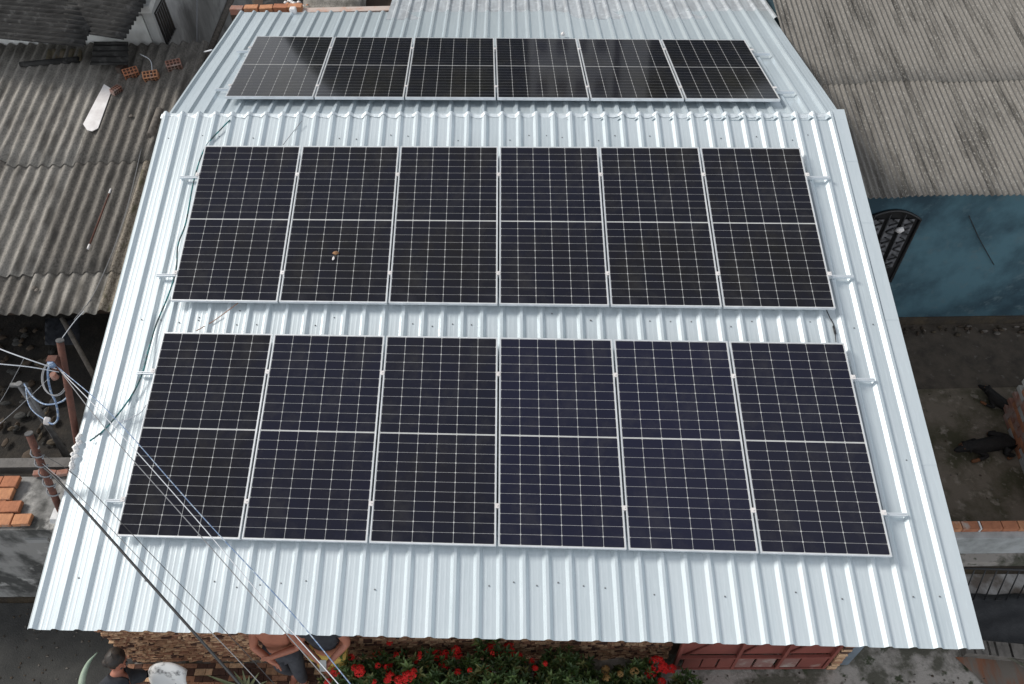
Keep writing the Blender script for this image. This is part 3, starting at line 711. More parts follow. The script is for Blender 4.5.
# ------------------------------------------------------------------ left courtyard: poles, beam, terracotta blocks, grey hut
def pole(name, a, c, r, m, label, extras=None):
    t = thing(name, label, 'pole', a); b = MB(); b.tube([a, c], r, 12); build('shaft', b, m, t)
    d = (c - a).normalized(); b = MB(); b.tube([c, c + d * .012], r * 1.12, 12); build('cap', b, 'steel', t); return t
pa0, pa1 = px(77, 440, -.80), pz(60, 341, 3.8)
dA = (pa1 - pa0)
pA = pole('steel_pole', pa0 - dA * .9, pa1, .033, 'rust', 'taller rusty square pole carrying the blue wire coil at the left')
b = MB(); b.box(lerp(pa0, pa1, .82) + V((-.06, -.04, 0)), (.09, .07, .16)); build('bracket', b, 'rust', pA)
for k in range(2):
    b = MB(); b.tube([lerp(pa0, pa1, .86 - k * .12) + V((-.07, -.09, -.03)), lerp(pa0, pa1, .86 - k * .12) + V((-.07, -.09, .03))], [.035, .03], 10); build('insulator', b, 'cable_b' if k == 0 else 'brick_old', pA)
pc0, pc1 = px(62, 514, -.75), pz(29, 434, 3.5)
pC = pole('steel_pole', pc0 - (pc1 - pc0) * .7, pc1, .032, 'rust', 'shorter rusty pole standing at the left edge of the metal roof above the terracotta blocks')
b = MB()
for k in range(5): 
    q = lerp(pc0, pc1, .30 + k * .12); b.tube([q + V((.05 * math.cos(w * .7), -.045 * math.sin(w * .7), .012 * w - .04)) for w in range(10)], .008, 5)
build('tie_wire', b, 'cable_g', pC)
b = MB(); b.box(pc0 + V((0, -.02, .02)), (.17, .15, .06), 0, None, .8); build('base_mortar', b, 'foam', pC)
pb0, pb1 = pz(62, 456, .9), pz(19, 384, 2.3)
pB = pole('steel_pole', V((pb0.x, pb0.y, 0)), pb1, .032, 'steel', 'grey steel pole standing in the dark yard at the left')
b = MB(); b.tube([pb1 + V((.05, 0, -.1)), pz(66, 458, .8)], .028, 8); build('brace', b, 'steel', pB)
b = MB(); b.tube([pb1 + V((-.10, 0, -.02)), pb1 + V((.08, 0, -.02))], .03, 8); build('cross_arm', b, 'steel', pB)
b = MB(); b.tube([pz(62, 318, 1.0), pz(98, 384, .4)], .035, 8); tag(build('timber_prop', b, 'wood'), 'grey timber prop leaning in the dark yard under the shed eave', 'timber')
cb = MB(); c0, c1 = pz(-60, 466, 1.70), pz(74, 466, 1.70); cb.box((c0 + c1) / 2, ((c1 - c0).length, .12, .14)); tag(build('concrete_beam', cb, mat('grey_beam', (.14, .132, .125), .95, 0, (.10, .095, .09), 9, 1, .4, .65, 8, bump=.5)), 'grey concrete beam spanning the dark yard at the left', 'beam')
hut = thing('hut', 'low hut at the left edge with mottled grey walls under terracotta blocks', 'hut', (-2.6, 1, 0))
b = MB(); wall_box(b, -5.2, -1.22, .58, 1.22, 0, 1.80); build('wall', b, mat('black_stained_render', (.24, .235, .225), .95, 0, (.05, .05, .047), 2.6, 1, .42, .58, 9, (1, 1, .7), bump=.5, col3=(.42, .41, .39), scale3=4, lo3=.58, hi3=.7), hut)
b = MB(); wall_box(b, -1.66, -1.42, .55, .578, 1.55, 1.62); build('vent_slab', b, 'plaster', hut)
random.seed(51)
for r in range(4):
    for k in range(5):
        x = -1.62 - k * .205 - (.10 if r % 2 else 0) - r * .06 + random.uniform(-.02, .02); y = .68 + r * .145
        if k == 0 and r == 2: continue
        b = MB(); b.box((x, y, 1.83 + r * .012), (random.uniform(.165, .20), random.uniform(.12, .142), .055), 0, Matrix.Rotation(R(random.uniform(-3, 3)), 3, 'Z') @ Matrix.Rotation(R(random.uniform(-3, 3)), 3, 'X'))
        o = build('terracotta_block', b, random.choice(('brick', 'brick', 'brick2')), bevel=.006)
        nm = ['front', 'second', 'third', 'back'][r]
        tag(o, 'flat orange terracotta block, %s from the right in the %s row on the hut' % (['first', 'second', 'third', 'fourth', 'fifth'][k], nm), 'block', 'terracotta blocks laid on the hut')
b = MB()
for k in range(4): b.box((-1.30 + k * .13 - .35, 1.24, 1.84), (.12, .06, .05), 0, Matrix.Rotation(R(random.uniform(-15, 15)), 3, 'Z'))
tag(build('brick_fragments', b, 'brick_old'), 'broken brick fragments along the back of the hut top', 'brick fragments', kind='stuff')
b = MB(); random.seed(52)
for k in range(60):
    p = pz(random.uniform(-5, 60), random.uniform(330, 455), .05); b.ball(p, (random.uniform(.02, .10), random.uniform(.02, .08), random.uniform(.01, .04)), random.randrange(3), 7, 4, .25)
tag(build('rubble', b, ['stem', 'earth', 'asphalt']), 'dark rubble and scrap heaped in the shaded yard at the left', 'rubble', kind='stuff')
b = MB(); rows = [[pz(lerp(45, 80, j / 8), lerp(318, 345, i / 6), .6 + .05 * math.sin(j + 2 * i) ) for j in range(9)] for i in range(7)]; b.grid(rows, 0, True)
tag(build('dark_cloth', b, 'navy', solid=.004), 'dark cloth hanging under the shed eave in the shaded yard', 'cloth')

# ------------------------------------------------------------------ wires and cables
def wire(pts, r, m, label, n=8, cat='wire', name='overhead_wire', grp=None):
    b = MB(); b.tube(catmull(pts, n), r, 6); return tag(build(name, b, m), label, cat, grp)
def off_roof(u, v, h): return pp(u, v, FV + NF * h, NF)
iA = lerp(pa0, pa1, .80) + V((-.02, -.08, 0))
G1 = 'overhead wires crossing the roof corner'
def over(p0, uvz, r, m, label): wire([p0] + [pz(*q) for q in uvz], r, m, label, 10, grp=G1)
over(iA + V((0, 0, .04)), [(110, 413, 3.72), (200, 514, 3.6), (290, 611, 3.5), (352, 686, 3.45), (420, 770, 3.4)], .0046, 'cable_b', 'uppermost blue overhead wire running from the taller rusty pole over the front row')
over(iA + V((0, 0, .0)), [(108, 420, 3.70), (196, 519, 3.58), (280, 618, 3.48), (340, 686, 3.43), (405, 765, 3.4)], .0040, 'cable_w', 'white overhead wire running just below the blue one from the taller pole')
over(iA + V((0, 0, -.04)), [(105, 428, 3.66), (190, 524, 3.55), (262, 606, 3.46), (332, 686, 3.40), (398, 766, 3.4)], .0045, 'cable_g', 'lowest thin grey wire of the bundle leaving the taller rusty pole')
iC = lerp(pc0, pc1, .62)
over(iC, [(66, 489, 3.2), (156, 590, 3.1), (245, 690, 3.0), (300, 752, 2.95)], .0115, 'cable_k', 'thick black overhead cable crossing the front left corner of the roof')
over(iC + V((.02, 0, .05)), [(80, 497, 3.2), (160, 580, 3.12), (240, 662, 3.0), (300, 728, 2.95)], .0035, 'cable_g', 'very thin grey wire just above the thick black cable')
over(lerp(pc0, pc1, .8), [(78, 478, 3.3), (150, 553, 3.2), (230, 636, 3.1), (300, 712, 3.0)], .003, 'cable_k', 'very thin black wire between the thick cable and the blue bundle')
wire([pz(-40, 332, 3.9), pz(0, 349, 3.8), pz(30, 360, 3.72), iA + V((-.02, 0, 0))], .0060, 'cable_w', 'upper white wire coming in from the left to the taller rusty pole')
wire([pz(-40, 360, 3.9), pz(0, 364, 3.8), pz(30, 367, 3.7), iA + V((-.02, 0, -.05))], .0050, 'cable_w', 'lower white wire coming in from the left to the taller rusty pole')
wire([pz(84, 311, 3.7), pz(74, 322, 3.75), pa1], .004, 'cable_w', 'short pale wire rising from the tip of the taller rusty pole')
wire([pz(-20, 440, 2.6), pz(10, 415, 2.8), pz(42, 385, 3.0), pz(64, 362, 3.4)], .003, 'cable_g', 'thin stay wire slanting up from the left edge to the taller pole')
wire([pz(-20, 425, 2.6), pz(0, 402, 2.7), pz(18, 370, 2.9), pz(24, 358, 3.0)], .003, 'cable_g', 'thin wire slanting across the dark yard left of the grey pole')
cl = []
for k in range(26):
    w = 2 * math.pi * k / 13; cl.append(pz(54 + 13 * math.cos(w) + k * .1, 378 + (17 + .06 * k) * math.sin(w), 3.3))
wire(cl, .0055, 'cable_g', 'coil of grey cable hanging in loops beside the taller rusty pole', 3, 'cable', 'cable_coil')
wire([pz(60, 366, 3.55), pz(50, 366, 3.5), pz(48, 376, 3.4), pz(51, 392, 3.2), pz(56, 403, 3.1), pz(58, 418, 2.9), pz(53, 424, 2.85), pz(47, 421, 2.85)], .010, 'cable_b', 'bright blue cable hanging down from the taller rusty pole', 8, 'cable', 'cable')
wire([pb1 + V((.06, 0, 0)), pz(32, 396, 2.5), pz(44, 404, 2.7), pz(58, 403, 3.0), pz(67, 397, 3.1), pz(70, 385, 3.2), pz(66, 372, 3.4)], .009, 'cable_b', 'blue and white cable looping from the grey pole to the taller rusty pole', 8, 'cable', 'cable')
wire([pb1 + V((.05, 0, -.05)), pz(28, 402, 2.4), pz(34, 412, 2.5), pz(47, 421, 2.84)], .006, 'cable_b', 'thin dark blue cable drooping from the grey pole to the white plug', 8, 'cable', 'cable')
b = MB(); b.box(pz(47, 421, 2.84), (.06, .05, .09), 0, Matrix.Rotation(.5, 3, 'Y')); tag(build('plug', b, 'pvc', bevel=.012), 'white plug hanging at the end of the blue cables', 'plug')
# the array cable on the roof
wire([off_roof(90, 441, .04), off_roof(107, 427, .045), off_roof(130, 398, .045), off_roof(142, 374, .06), off_roof(148, 352, .045), off_roof(156, 325, .02), off_roof(168, 296, .02), off_roof(176, 270, .05), off_roof(178, 245, .045), off_roof(186, 222, .03), off_roof(194, 180, .05), off_roof(205, 148, .03), off_roof(222, 128, .035), off_roof(230, 120, .04)], .0085, 'cable_t', 'teal and black cable snaking down the roof along the left ends of the panel rows', 8, 'cable', 'roof_cable')
wire([off_roof(112, 424, .05), off_roof(126, 420, .045), off_roof(140, 413, .04), off_roof(146, 405, .05)], .005, 'cable_w', 'short white branch cable running from the teal cable under the front row', 8, 'cable', 'roof_cable')
wire([off_roof(196, 331, .03), off_roof(212, 322, .02), off_roof(226, 312, .03), off_roof(238, 303, .05)], .005, 'cable_r', 'thin brown cable between the middle and front rows near the left end', 8, 'cable', 'roof_cable')
wire([off_roof(826, 309, .05), off_roof(830, 318, .02), off_roof(834, 326, .01), off_roof(836, 342, .03)], .0055, 'cable_k', 'short black cable with a connector between the rows near the right end', 8, 'cable', 'roof_cable')
b = MB(); b.tube([off_roof(833.5, 326, .014), off_roof(835.5, 334, .014)], .012, 8); tag(build('cable_connector', b, 'black'), 'black cable connector between the middle and front rows at the right', 'connector')
wire([off_roof(283, 145, .05), off_roof(293, 132, .04), off_roof(302, 121, .045)], .004, 'cable_g', 'thin grey cable climbing over the ridge above the second middle panel', 6, 'cable', 'roof_cable')
b = MB(); random.seed(61)
for k in range(16): b.ball(off_roof(lerp(80, 70, k / 15) + random.uniform(-2, 2), lerp(436, 470, k / 15), .03), (random.uniform(.02, .036), random.uniform(.025, .04), random.uniform(.012, .022)), 0, 8, 5, .3)
tag(build('plastic_wrap', b, 'foam'), 'white crumpled wrap around the cable at the left edge of the metal roof', 'wrap')
b = MB(); q = pp(336, 253, PF + NF * .006, NF); b.ball(q, (.035, .028, .012), 0, 8, 5, .3); b.ball(q + V((-.02, -.07, -.012)), (.014, .03, .004), 1, 7, 4, .3)
tag(build('dry_leaf', b, [mat('dry_leaf', (.30, .15, .07), .9, 0, (.18, .10, .05), 30, 1), 'pvc']), 'brown dry leaf stuck on the second panel of the middle row', 'leaf')
b = MB(); b.ball(pp(563, 34, BV + NB * .05, NB), (.03, .03, .03), 0, 8, 5, .2); tag(build('stone', b, 'pvc'), 'small pale stone above the back row of panels', 'stone')

# ------------------------------------------------------------------ red flowering shrubs along the wall
def leaf_quad(b, p, d, up, L, w, mi):
    s = d.cross(up); 
    if s.length < 1e-4: s = V((1, 0, 0))
    s.normalize(); n = s.cross(d); k = len(b.v)
    b.v += [p, p + d * L * .5 + s * w + n * .004, p + d * L - n * .012, p + d * L * .5 - s * w + n * .004]; b.face([k, k + 1, k + 2, k + 3], mi)
def rosette(b, c, out, size, mi):
    out = out.normalized(); a = out.orthogonal().normalized(); e = out.cross(a); ph = random.random() * 6.28
    for k in range(7):
        w = ph + k * 2.4; tlt = .25 + .11 * k
        d = (out * math.cos(tlt * 1.5) + (a * math.cos(w) + e * math.sin(w)) * math.sin(tlt * 1.5)).normalized()
        leaf_quad(b, c, d, out, size * random.uniform(.75, 1.2), size * .20, mi if random.random() < .7 else random.choice((0, 1, 1, 2)))
def flower_mesh(seed, big=1.):
    rs = random.Random(seed); b = MB()
    for k in range(46):
        th = math.acos(rs.uniform(-.1, 1)); ph = rs.uniform(0, 6.28)
        o = V((math.sin(th) * math.cos(ph), math.sin(th) * math.sin(ph), math.cos(th))); c = o * .048 * rs.uniform(.85, 1.1); c.z *= .75
        a = o.orthogonal().normalized(); e = o.cross(a); w0 = rs.random() * 6
        for q in range(4):
            w = w0 + q * math.pi / 2; d = (a * math.cos(w) + e * math.sin(w)) * .9 + o * .25; leaf_quad(b, c, d.normalized(), o, .019, .006, 0)
    return b
SHR = [(1.95, -.70, .52, .42, .44, .40), (2.62, -.66, .55, .46, .42, .42), (3.35, -.66, .56, .48, .42, .42), (4.10, -.68, .48, .46, .42, .40), (4.80, -.74, .40, .44, .38, .34), (5.32, -.80, .42, .28, .32, .33)]
SL = ['flowering shrub with many red blooms next to the person in yellow shorts', 'dense flowering shrub with a big pair of red blooms, second from the left', 'flowering shrub with red clusters under the middle of the eave', 'flowering shrub with a bright red knot of blooms, right of the middle', 'green shrub with fading yellowish flower heads', 'small shrub with one large red bloom beside the red gate']
FPX = [[(343, 648), (346, 658), (336, 672), (352, 657, .7), (360, 671, 1.2), (329, 682, .8)],
       [(377, 656), (380, 665, .8), (386, 673, 1.4), (391, 677), (397, 655, .7), (402, 654, .6), (408, 677, 1.2), (400, 680), (390, 643, .7), (414, 672, .8)],
       [(437, 655, 1.1), (446, 654, .9), (445, 665, 1.3), (451, 669), (424, 681, 1.1), (456, 650), (458, 655), (432, 676, .7), (458, 672, .7), (470, 670, .5)],
       [(492, 648, 1.3), (497, 654), (509, 648, 1.2), (512, 655), (517, 656, .7), (487, 668), (489, 675), (503, 671), (493, 679, 1.2), (517, 675, .8), (524, 660, .6), (535, 668, .7)],
       [(575, 674, .9, 1), (605, 670, 1.0, 1), (606, 678, .8, 1), (634, 671, .9, 1), (620, 674, .7, 1), (576, 664, .6, 1), (546, 668, .7), (537, 676, .7)],
       [(657, 664, 1.7), (663, 668, 1.3), (671, 669, 1.0), (650, 673, 1.2), (661, 682, 1.0)]]
fm = [flower_mesh(s) for s in (1, 2, 3)]; fmesh = {}
for si, (sx, sy, sz, rx, ry, rz) in enumerate(SHR):
    random.seed(70 + si); sy -= .06; sz -= .04; rz -= .03
    t = thing('shrub', SL[si], 'shrub', (sx, sy, 0), 'flowering shrubs along the stone wall')
    b = MB()
    for k in range(7):
        w = random.random() * 6.28; b.tube([(sx + .05 * math.cos(w), sy + .05 * math.sin(w), 0), (sx + rx * .4 * math.cos(w), sy + ry * .4 * math.sin(w), sz), (sx + rx * .6 * math.cos(w), sy + ry * .6 * math.sin(w), sz + rz * .6)], [.014, .010, .005], 6)
    build('stem', b, 'stem', t)
    b = MB(); nro = int(430 * rx * ry / .18)
    for k in range(nro):
        th = math.acos(random.uniform(-.75, 1)); ph = random.uniform(0, 6.28)
        o = V((math.sin(th) * math.cos(ph), math.sin(th) * math.sin(ph), math.cos(th)))
        rr = random.uniform(.55, 1.05) * (1 + .16 * math.sin(3 * ph + si) + .12 * math.sin(5 * th + 2 * ph))
        c = V((sx + o.x * rx * rr, sy + o.y * ry * rr, sz + o.z * rz * rr))
        if c.y > -.235: c.y = -.235 - random.random() * .05
        rosette(b, c, (o + V((0, 0, .5)) + V((random.uniform(-.3, .3), random.uniform(-.3, .3), 0))), random.uniform(.065, .10), random.choice((0, 0, 1, 1, 2, 0, 1, 3)) if si != 4 else random.choice((0, 2, 3, 1, 0)))
    build('foliage', b, ['leaf0', 'leaf1', 'leaf2', 'leaf3'], t)
    extra = [(FPX[si][0][0] + random.uniform(-25, 60), random.uniform(650, 690), random.uniform(.45, .75)) for _ in range(7)] if si < 4 else []
    for fk, f in enumerate(FPX[si] + extra):
        d = ray(f[0], f[1]); s_ = (f[2] if len(f) > 2 else 1.) ; fade = len(f) > 3
        best = None                      # where the line of sight meets the shrub's outside
        for q in range(700):
            P = CP + d * (7.4 + q * .004); e = ((P.x - sx) / rx) ** 2 + ((P.y - sy) / ry) ** 2 + ((P.z - sz) / rz) ** 2
            if e <= 1.12: best = P; break
        if best is None: best = pz(f[0], f[1], sz + .1)
        key = (fk % 3, fade)
        if key not in fmesh:
            o = build('flower_cluster', fm[fk % 3], 'fade' if fade else 'red', t); o.data.transform(Matrix.Translation(WL[t.name])); fmesh[key] = o.data
        else:
            o = bpy.data.objects.new('flower_cluster', fmesh[key]); COL.objects.link(o); o.parent = t
        o.location = best + V((0, -.01, .03)) - WL[t.name]; o.scale = (s_ * .95,) * 3; o.rotation_euler = (random.uniform(-.3, .6), random.uniform(-.4, .4), random.random() * 6)
# small spiky plants
def blade(b, p, d, L, w, droop, mi=0):
    d = d.normalized(); s = d.cross(V((0, 0, 1))).normalized(); rows = []
    for k in range(7):
        t = k / 6; c = p + d * L * t + V((0, 0, -droop * t * t)); ww = w * (1 - t ** 1.6) + .002
        rows.append([c - s * ww + V((0, 0, ww * .4)), c, c + s * ww + V((0, 0, ww * .4))])
    b.grid(rows, mi, True)
t = thing('agave', 'spiky green agave with one long arching leaf beside the worn white seat', 'agave', (.62, -.62, 0))
random.seed(80); b = MB(); pc = V((.60, -.62, .25))
for k in range(16):
    w = k * 2.4; blade(b, pc, V((math.cos(w), math.sin(w) * .8, random.uniform(.5, 1.4))), random.uniform(.22, .34), .022, .03)
blade(b, pc + V((-.05, 0, .1)), pz(189, 667, .75) - pc - V((-.05, 0, .1)), .42, .022, .03)
build('leaves', b, 'agave', t)
b = MB(); b.tube([(.60, -.62, 0), (.60, -.62, .24)], [.12, .15], 14); build('pot', b, 'black', t)
t = thing('plant', 'pale green strap leaf arching beside the seated person at the lower left', 'plant', (-.75, -.75, 0))
b = MB(); pts = [pz(81, 690, .75), pz(83, 676, .85), pz(89, 662, .95), pz(98, 652, 1.02)]
c = catmull(pts, 4); rows = []
for k, p in enumerate(c): 
    w = .035 * (1 - (k / (len(c) - 1)) ** 2) + .004; rows.append([p + V((-w, 0, 0)), p + V((0, 0, .012)), p + V((w, 0, 0))])
b.grid(rows, 0, True); build('leaf', b, 'agave_pale', t, solid=.003)
b = MB(); b.tube([(-.75, -.9, 0), (-.72, -.85, .4), pts[0]], [.02, .02, .03], 8); build('stem', b, 'agave_pale', t)

# ------------------------------------------------------------------ people and dogs: one skinned body each
def skin_mesh(joints, edges, radii, root=0, sub=2):
    me = bpy.data.meshes.new('sk'); me.from_pydata([V(j) for j in joints], edges, []); o = bpy.data.objects.new('sk', me); COL.objects.link(o)
    md = o.modifiers.new('skin', 'SKIN'); md.use_smooth_shade = True; md.use_x_symmetry = False
    for i, r in enumerate(radii):
        sv = me.skin_vertices[0].data[i]; sv.radius = (r, r) if not isinstance(r, tuple) else r; sv.use_root = (i == root)
    sb_ = o.modifiers.new('sub', 'SUBSURF'); sb_.levels = sub; sb_.render_levels = sub
    dg = bpy.context.evaluated_depsgraph_get(); ev = o.evaluated_get(dg); m2 = ev.to_mesh()
    b = MB(); b.v = [v.co.copy() for v in m2.vertices]; b.f = [list(p.vertices) for p in m2.polygons]; b.m = [0] * len(b.f); b.sm = [True] * len(b.f)
    ev.to_mesh_clear(); bpy.data.objects.remove(o); return b
class Sk:
    def __init__(s): s.j = []; s.e = []; s.r = []
    def add(s, p, r, par=None): s.j.append(V(p)); s.r.append(r); i = len(s.j) - 1; (s.e.append((par, i)) if par is not None else None); return i
    def chain(s, par, pts):
        for p, r in pts: par = s.add(p, r, par)
        return par
    def mesh(s, sub=2): return skin_mesh(s.j, s.e, s.r, 0, sub)
def hand(s, wrist, P, d, side, spread=.009, curl=.25):
    d = V(d).normalized(); side = V(side).normalized(); n = d.cross(side)
    palm = s.add(P + d * .045, .024, wrist)
    for k, L in enumerate((.062, .074, .070, .055)):
        q = P + d * .075 + side * (k - 1.5) * .019; a = s.add(q, .010, palm)
        s.chain(a, [(q + d * L * .55 + n * L * curl * .3, .009), (q + d * L * .95 + n * L * curl, .0075)])
    s.chain(palm, [(P + d * .04 - side * .042, .011), (P + d * .075 - side * .055 + n * .01, .009)])
def head(b, c, f, r=.098):              # oval head with nose, brow, ears; f = facing
    c = V(c); f = V(f).normalized(); z = V((0, 0, 1)); z = (z - f * f.dot(z)).normalized(); s = f.cross(z)
    b.ball(c, (r * .80, r * .95, r * 1.18), 0, 16, 12)
    b.ball(c + f * r * .93 - z * r * .15, (.016, .018, .022), 0, 8, 6)
    for k in (-1, 1):
        b.ball(c + s * k * r * .82 - z * .01, (.014, .022, .032), 0, 8, 6); b.ball(c + f * r * .84 + s * k * .034 + z * .012, (.012, .012, .010), 1, 8, 6)
    b.box(c + f * r * .86 - z * r * .58, (.045, .02, .010), 2)
def standing(name, label, x, y, yaw_lean, shirt, pants, arms, legs, shoes='black', shorts=False, group=None):
    t = thing('person', label, 'person', (x, y, 0)); s = Sk()
    pel = s.add((x, y, .92), .13); sp = s.add((x, y + .01, 1.10), (.155, .115), pel); ch = s.add((x, y + .03, 1.30), (.17, .12), sp); nk = s.add((x, y + .05, 1.46), .060, ch); hd = s.add((x, y + .04, 1.55), .06, nk)
    for k, ar in ((-1, arms[0]), (1, arms[1])):
        sh = s.add((x + k * .175, y + .04, 1.40), .068, ch); e = s.add(ar[0], .046, sh); w = s.add(ar[1], .034, e); dd = V(ar[1]) - V(ar[0])
        hand(s, w, V(ar[1]), dd, (0, .2, 1))
    for k, lg in ((-1, legs[0]), (1, legs[1])):
        h = s.add((x + k * .095, y, .86), .095, pel); kn = s.add(lg[0], .062, h); an = s.add(lg[1], .042, kn); s.chain(an, [(V(lg[1]) + V((0, -.05, -.05)), .042), (V(lg[1]) + V((k * .02, -.17, -.058)), .036)])
    body = s.mesh(); head(body, (x, y + .02, 1.63), (0, -1, -.15)); build('body', body, ['skin', 'glass', 'brick_old'], t)
    hb = MB(); hb.ball((x, y + .045, 1.675), (.090, .10, .085), 0, 14, 9, .03); build('hair', hb, 'hair', t)
    q = Sk(); p0 = q.add((x, y, .95), .142)
    for k, lg in ((-1, legs[0]), (1, legs[1])):
        h = q.add((x + k * .095, y, .86), .108, p0); kk = V(lg[0]); 
        if shorts: q.add(lerp(V((x + k * .095, y, .86)), kk, .80), .095, h)
        else: q.chain(h, [(kk, .078), (lerp(kk, V(lg[1]), .92), .060)])
    build('shorts' if shorts else 'trousers', q.mesh(), pants, t)
    if shirt:
        q = Sk(); c0 = q.add((x, y + .01, 1.0), (.165, .13)); c1 = q.add((x, y + .02, 1.15), (.170, .128), c0); c2 = q.add((x, y + .03, 1.32), (.185, .135), c1); c3 = q.add((x, y + .05, 1.43), .085, c2)
        for k, ar in ((-1, arms[0]), (1, arms[1])): s1 = q.add((x + k * .175, y + .04, 1.40), .080, c2); q.add(lerp(V((x + k * .175, y + .04, 1.40)), V(ar[0]), .55), .070, s1)
        build('shirt', q.mesh(), shirt, t)
    return t
x, y = 1.10, -.36
standing('person', 'bare chested person with folded arms and dark trousers standing against the stone wall', x, y, 0, None, 'denim',
         (((x - .24, y - .07, 1.12), (x - .01, y - .22, 1.13)), ((x + .24, y - .07, 1.12), (x + .03, y - .18, 1.19))),
         (((x - .10, y - .07, .48), (x - .06, y + .0, .09)), ((x + .10, y - .12, .48), (x + .06, y - .10, .09))))
x, y = 1.60, -.37
p3 = standing('person', 'person in a navy top and yellow patterned shorts standing beside the red flowers', x, y, 0, 'navy', 'yellow',
         (((x - .25, y - .04, 1.17), (x - .04, y - .20, 1.10)), ((x + .25, y - .04, 1.17), (x + .08, y - .19, 1.08))),
         (((x - .05, y - .14, .50), (x + .02, y - .12, .09)), ((x + .06, y - .13, .50), (x - .10, y - .16, .09))), shorts=True)
b = MB(); b.box((x + .02, y - .26, 1.14), (.07, .010, .12), 0, Matrix.Rotation(R(-50), 3, 'X')); tag(build('phone', b, 'plaster', bevel=.008), 'pale phone held by the person in yellow shorts', 'phone')
# seated person with a phone at the lower left
t = thing('person', 'seated person with dark hair and dark shirt bent over a black phone', 'person', (-.50, -.85, 0)); s = Sk()
hx, hy, hz = -.45, -.60, 1.26
sx_, sy_ = -.55, -.80
pel = s.add((sx_, -.92, .58), .14); sp = s.add((sx_, -.88, .78), (.155, .12), pel); ch = s.add((sx_ + .02, -.80, .98), (.165, .12), sp); nk = s.add((-.48, -.68, 1.12), .055, ch); s.add((-.46, -.63, 1.18), .055, nk)
phn = pz(141, 676, .92)
for k, el_, wr in ((-1, (-.50, -1.0, .86), phn + V((-.09, -.10, -.02))), (1, (-.28, -.64, .90), phn + V((-.10, .05, -.01)))):
    sh = s.add((sx_ + (.16 if k > 0 else -.10), -.78 + (.08 if k > 0 else -.08), 1.05), .065, ch); e = s.add(el_, .046, sh); w = s.add(wr, .034, e); hand(s, w, V(wr), (1, -.2 * k, 0), (0, 0, 1))
for k in (-1, 1):
    h = s.add((sx_ + .05, -.92 + k * .10, .55), .095, pel); s.chain(h, [((sx_ + .45, -.92 + k * .12, .55), .065), ((sx_ + .45, -.94 + k * .12, .10), .042), ((sx_ + .60, -.94 + k * .12, .045), .036)])
body = s.mesh(); head(body, (hx, hy, hz), (.75, -.45, -.5)); build('body', body, ['skin', 'glass', 'brick_old'], t)
hb = MB(); hb.ball((hx - .015, hy + .012, hz + .035), (.098, .108, .098), 0, 14, 9, .04); hb.ball((hx - .10, hy - .02, hz + .0), (.05, .05, .05), 0, 10, 7, .1); build('hair', hb, 'hair', t)
q = Sk(); c0 = q.add((sx_, -.92, .60), .175); c1 = q.add((sx_, -.88, .80), .185, c0); c2 = q.add((sx_ + .02, -.80, 1.00), .200, c1); q.add((-.49, -.70, 1.13), .088, c2)
for k, el_ in ((-1, (-.50, -1.0, .86)), (1, (-.28, -.64, .90))): s1 = q.add((sx_ + (.16 if k > 0 else -.10), -.78 + (.08 if k > 0 else -.08), 1.05), .088, c2); q.add(lerp(V(s1 and (sx_ + (.16 if k > 0 else -.10), -.78 + (.08 if k > 0 else -.08), 1.05)), V(el_), 1.0), .066, s1)
build('shirt', q.mesh(), 'navy', t)
q = Sk(); c0 = q.add((sx_, -.92, .58), .15)
for k in (-1, 1): q.chain(c0, [((sx_ + .05, -.92 + k * .10, .55), .105), ((sx_ + .45, -.92 + k * .12, .55), .08), ((sx_ + .45, -.94 + k * .12, .16), .058)])
build('trousers', q.mesh(), 'navy', t)
b = MB(); w = [2 * math.pi * k / 14 for k in range(15)]; b.tube([V((-.62 + .07 * math.cos(a), -.86 + .05 * math.sin(a), 1.09)) for a in w], .013, 6, 0, False); build('collar_trim', b, mat('gold_trim', (.50, .33, .07), .6, 0, (.30, .18, .03), 30, 1), t)
b = MB(); b.box(phn, (.15, .075, .009), 0, Matrix.Rotation(R(20), 3, 'Z') @ Matrix.Rotation(R(12), 3, 'X')); tag(build('phone', b, 'screen', bevel=.004), 'black phone held flat by the seated person at the lower left', 'phone')
b = MB(); b.box((sx_ + .1, -.95, .40), (.62, .42, .07)); 
for dx in (-.25, .25):
    for dy in (-.17, .17): b.box((sx_ + .1 + dx, -.95 + dy, .18), (.05, .05, .36))
tag(build('bench', b, 'wood', bevel=.006), 'small wooden bench under the seated person at the lower left', 'bench')
# white worn seat back
t = thing('chair', 'worn white rounded plastic chair with a black seat beside the person with the phone', 'chair', (.03, -.75, 0))
b = MB(); rows = []
zc = .80; c = pz(166, 672, zc)
for i in range(9):
    a = math.pi * i / 8; row = []
    for j in range(13):
        tt = j / 12 * 2 - 1
        row.append(V((c.x + .185 * tt, c.y + .085 - .10 * tt * tt * .5 - .16 * (i / 8), zc + .05 - .30 * (i / 8) ** 2 - .10 * abs(tt) ** 4 + .0)))
    rows.append(row)
b.grid(rows, 0, True); build('backrest', b, 'worn', t, solid=.03)
b = MB(); b.box((c.x, c.y - .22, .47), (.36, .26, .07)); build('seat', b, 'black', t, bevel=.03)
for dx in (-.15, .15):
    for dy in (-.12, .10):
        b = MB(); b.tube([(c.x + dx, c.y - .2 + dy, .46), (c.x + dx * 1.15, c.y - .2 + dy * 1.2, 0)], [.018, .014], 8); build('leg', b, 'worn', t)
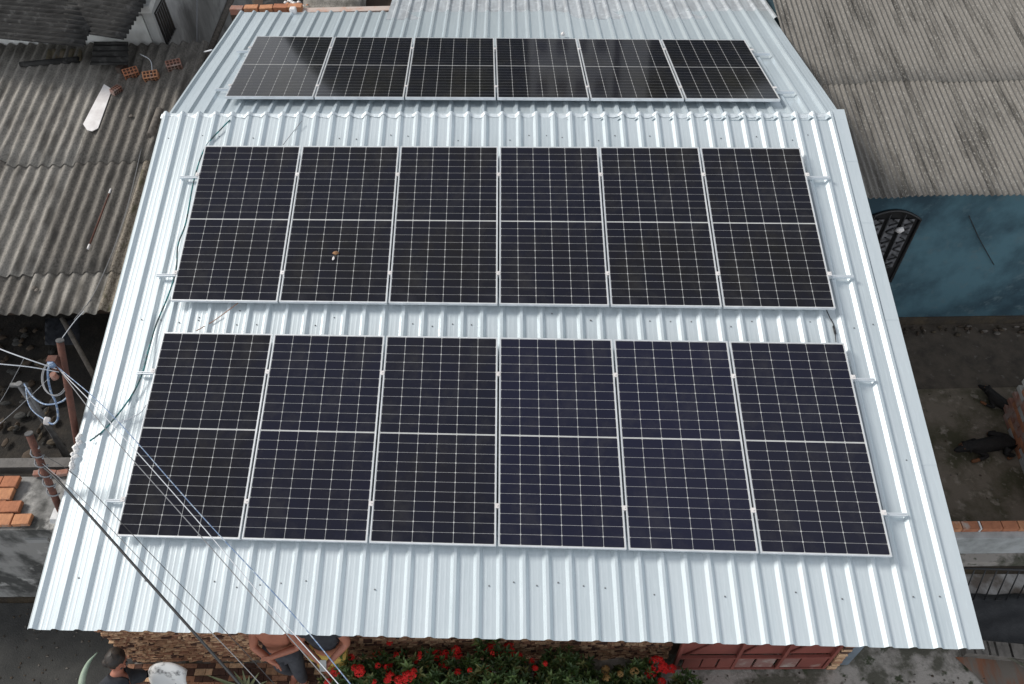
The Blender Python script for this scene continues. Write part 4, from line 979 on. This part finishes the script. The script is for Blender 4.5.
def dog(label, o, d, curl, headup, sc=1.):
    d = V(d).normalized(); s_ = V((-d.y, d.x, 0)); up = V((0, 0, 1))
    def p(a, l, h): return o + (d * a + s_ * l + up * h) * sc
    t = thing('dog', label, 'dog', o); s = Sk()
    pel = s.add(p(-.26, 0 + curl, .13), .125 * sc); mid = s.add(p(-.02, .02, .13), .118 * sc, pel); ch = s.add(p(.22, 0, .15), .135 * sc, mid)
    nk = s.add(p(.38, -.02, .20 + headup * .5), .085 * sc, ch); hd = s.add(p(.50, -.04, .17 + headup), .082 * sc, nk); s.chain(hd, [(p(.60, -.06, .13 + headup), .048 * sc), (p(.68, -.075, .115 + headup), .036 * sc)])
    for k in (-1, 1):
        s.chain(hd, [(p(.47, -.04 + k * .075, .22 + headup), .026 * sc), (p(.49, -.04 + k * .115, .175 + headup), .016 * sc)])
        sh = s.add(p(.24, k * .10, .10), .062 * sc, ch); s.chain(sh, [(p(.16, k * .17, .05), .042 * sc), (p(.36, k * .17, .035), .032 * sc), (p(.47, k * .16, .03), .034 * sc)])
        hp = s.add(p(-.28, curl + k * .09, .12), .080 * sc, pel); s.chain(hp, [(p(-.10, curl * .6 + k * .21, .09), .055 * sc), (p(-.28, curl + k * .24, .05), .030 * sc), (p(-.12, curl + k * .26, .03), .030 * sc)])
    s.chain(pel, [(p(-.40, curl, .10), .03 * sc), (p(-.46, curl + .12, .05), .022 * sc), (p(-.36, curl + .22, .03), .015 * sc)])
    b = s.mesh()
    for i, f in enumerate(b.f):
        c = sum((b.v[q] for q in f), V()) / len(f); r = (c - o) / sc; a = r.dot(d); l = r.dot(s_)
        if (a > .33 and r.z < .075 and abs(l) > .08) or (a > .57 and r.z < .115 + headup) or (-.22 < a < 0 and r.z < .06 and abs(l - curl) > .2): b.m[i] = 1
    for k in (-1, 1): b.ball(p(.545, -.05 + k * .035, .205 + headup), .012 * sc, 1, 6, 5)
    build('body', b, ['dogblack', 'dogtan'], t)
dog('black and tan dog stretched out flat in the courtyard, nearer the orange brick course', pz(988, 447, .0), (-.92, -.30, 0), .05, .0, .80)
dog('black and tan dog lying by the old brick wall with its head raised', pz(1003, 408, .0), (-.55, .45, 0), -.05, .10, .62)
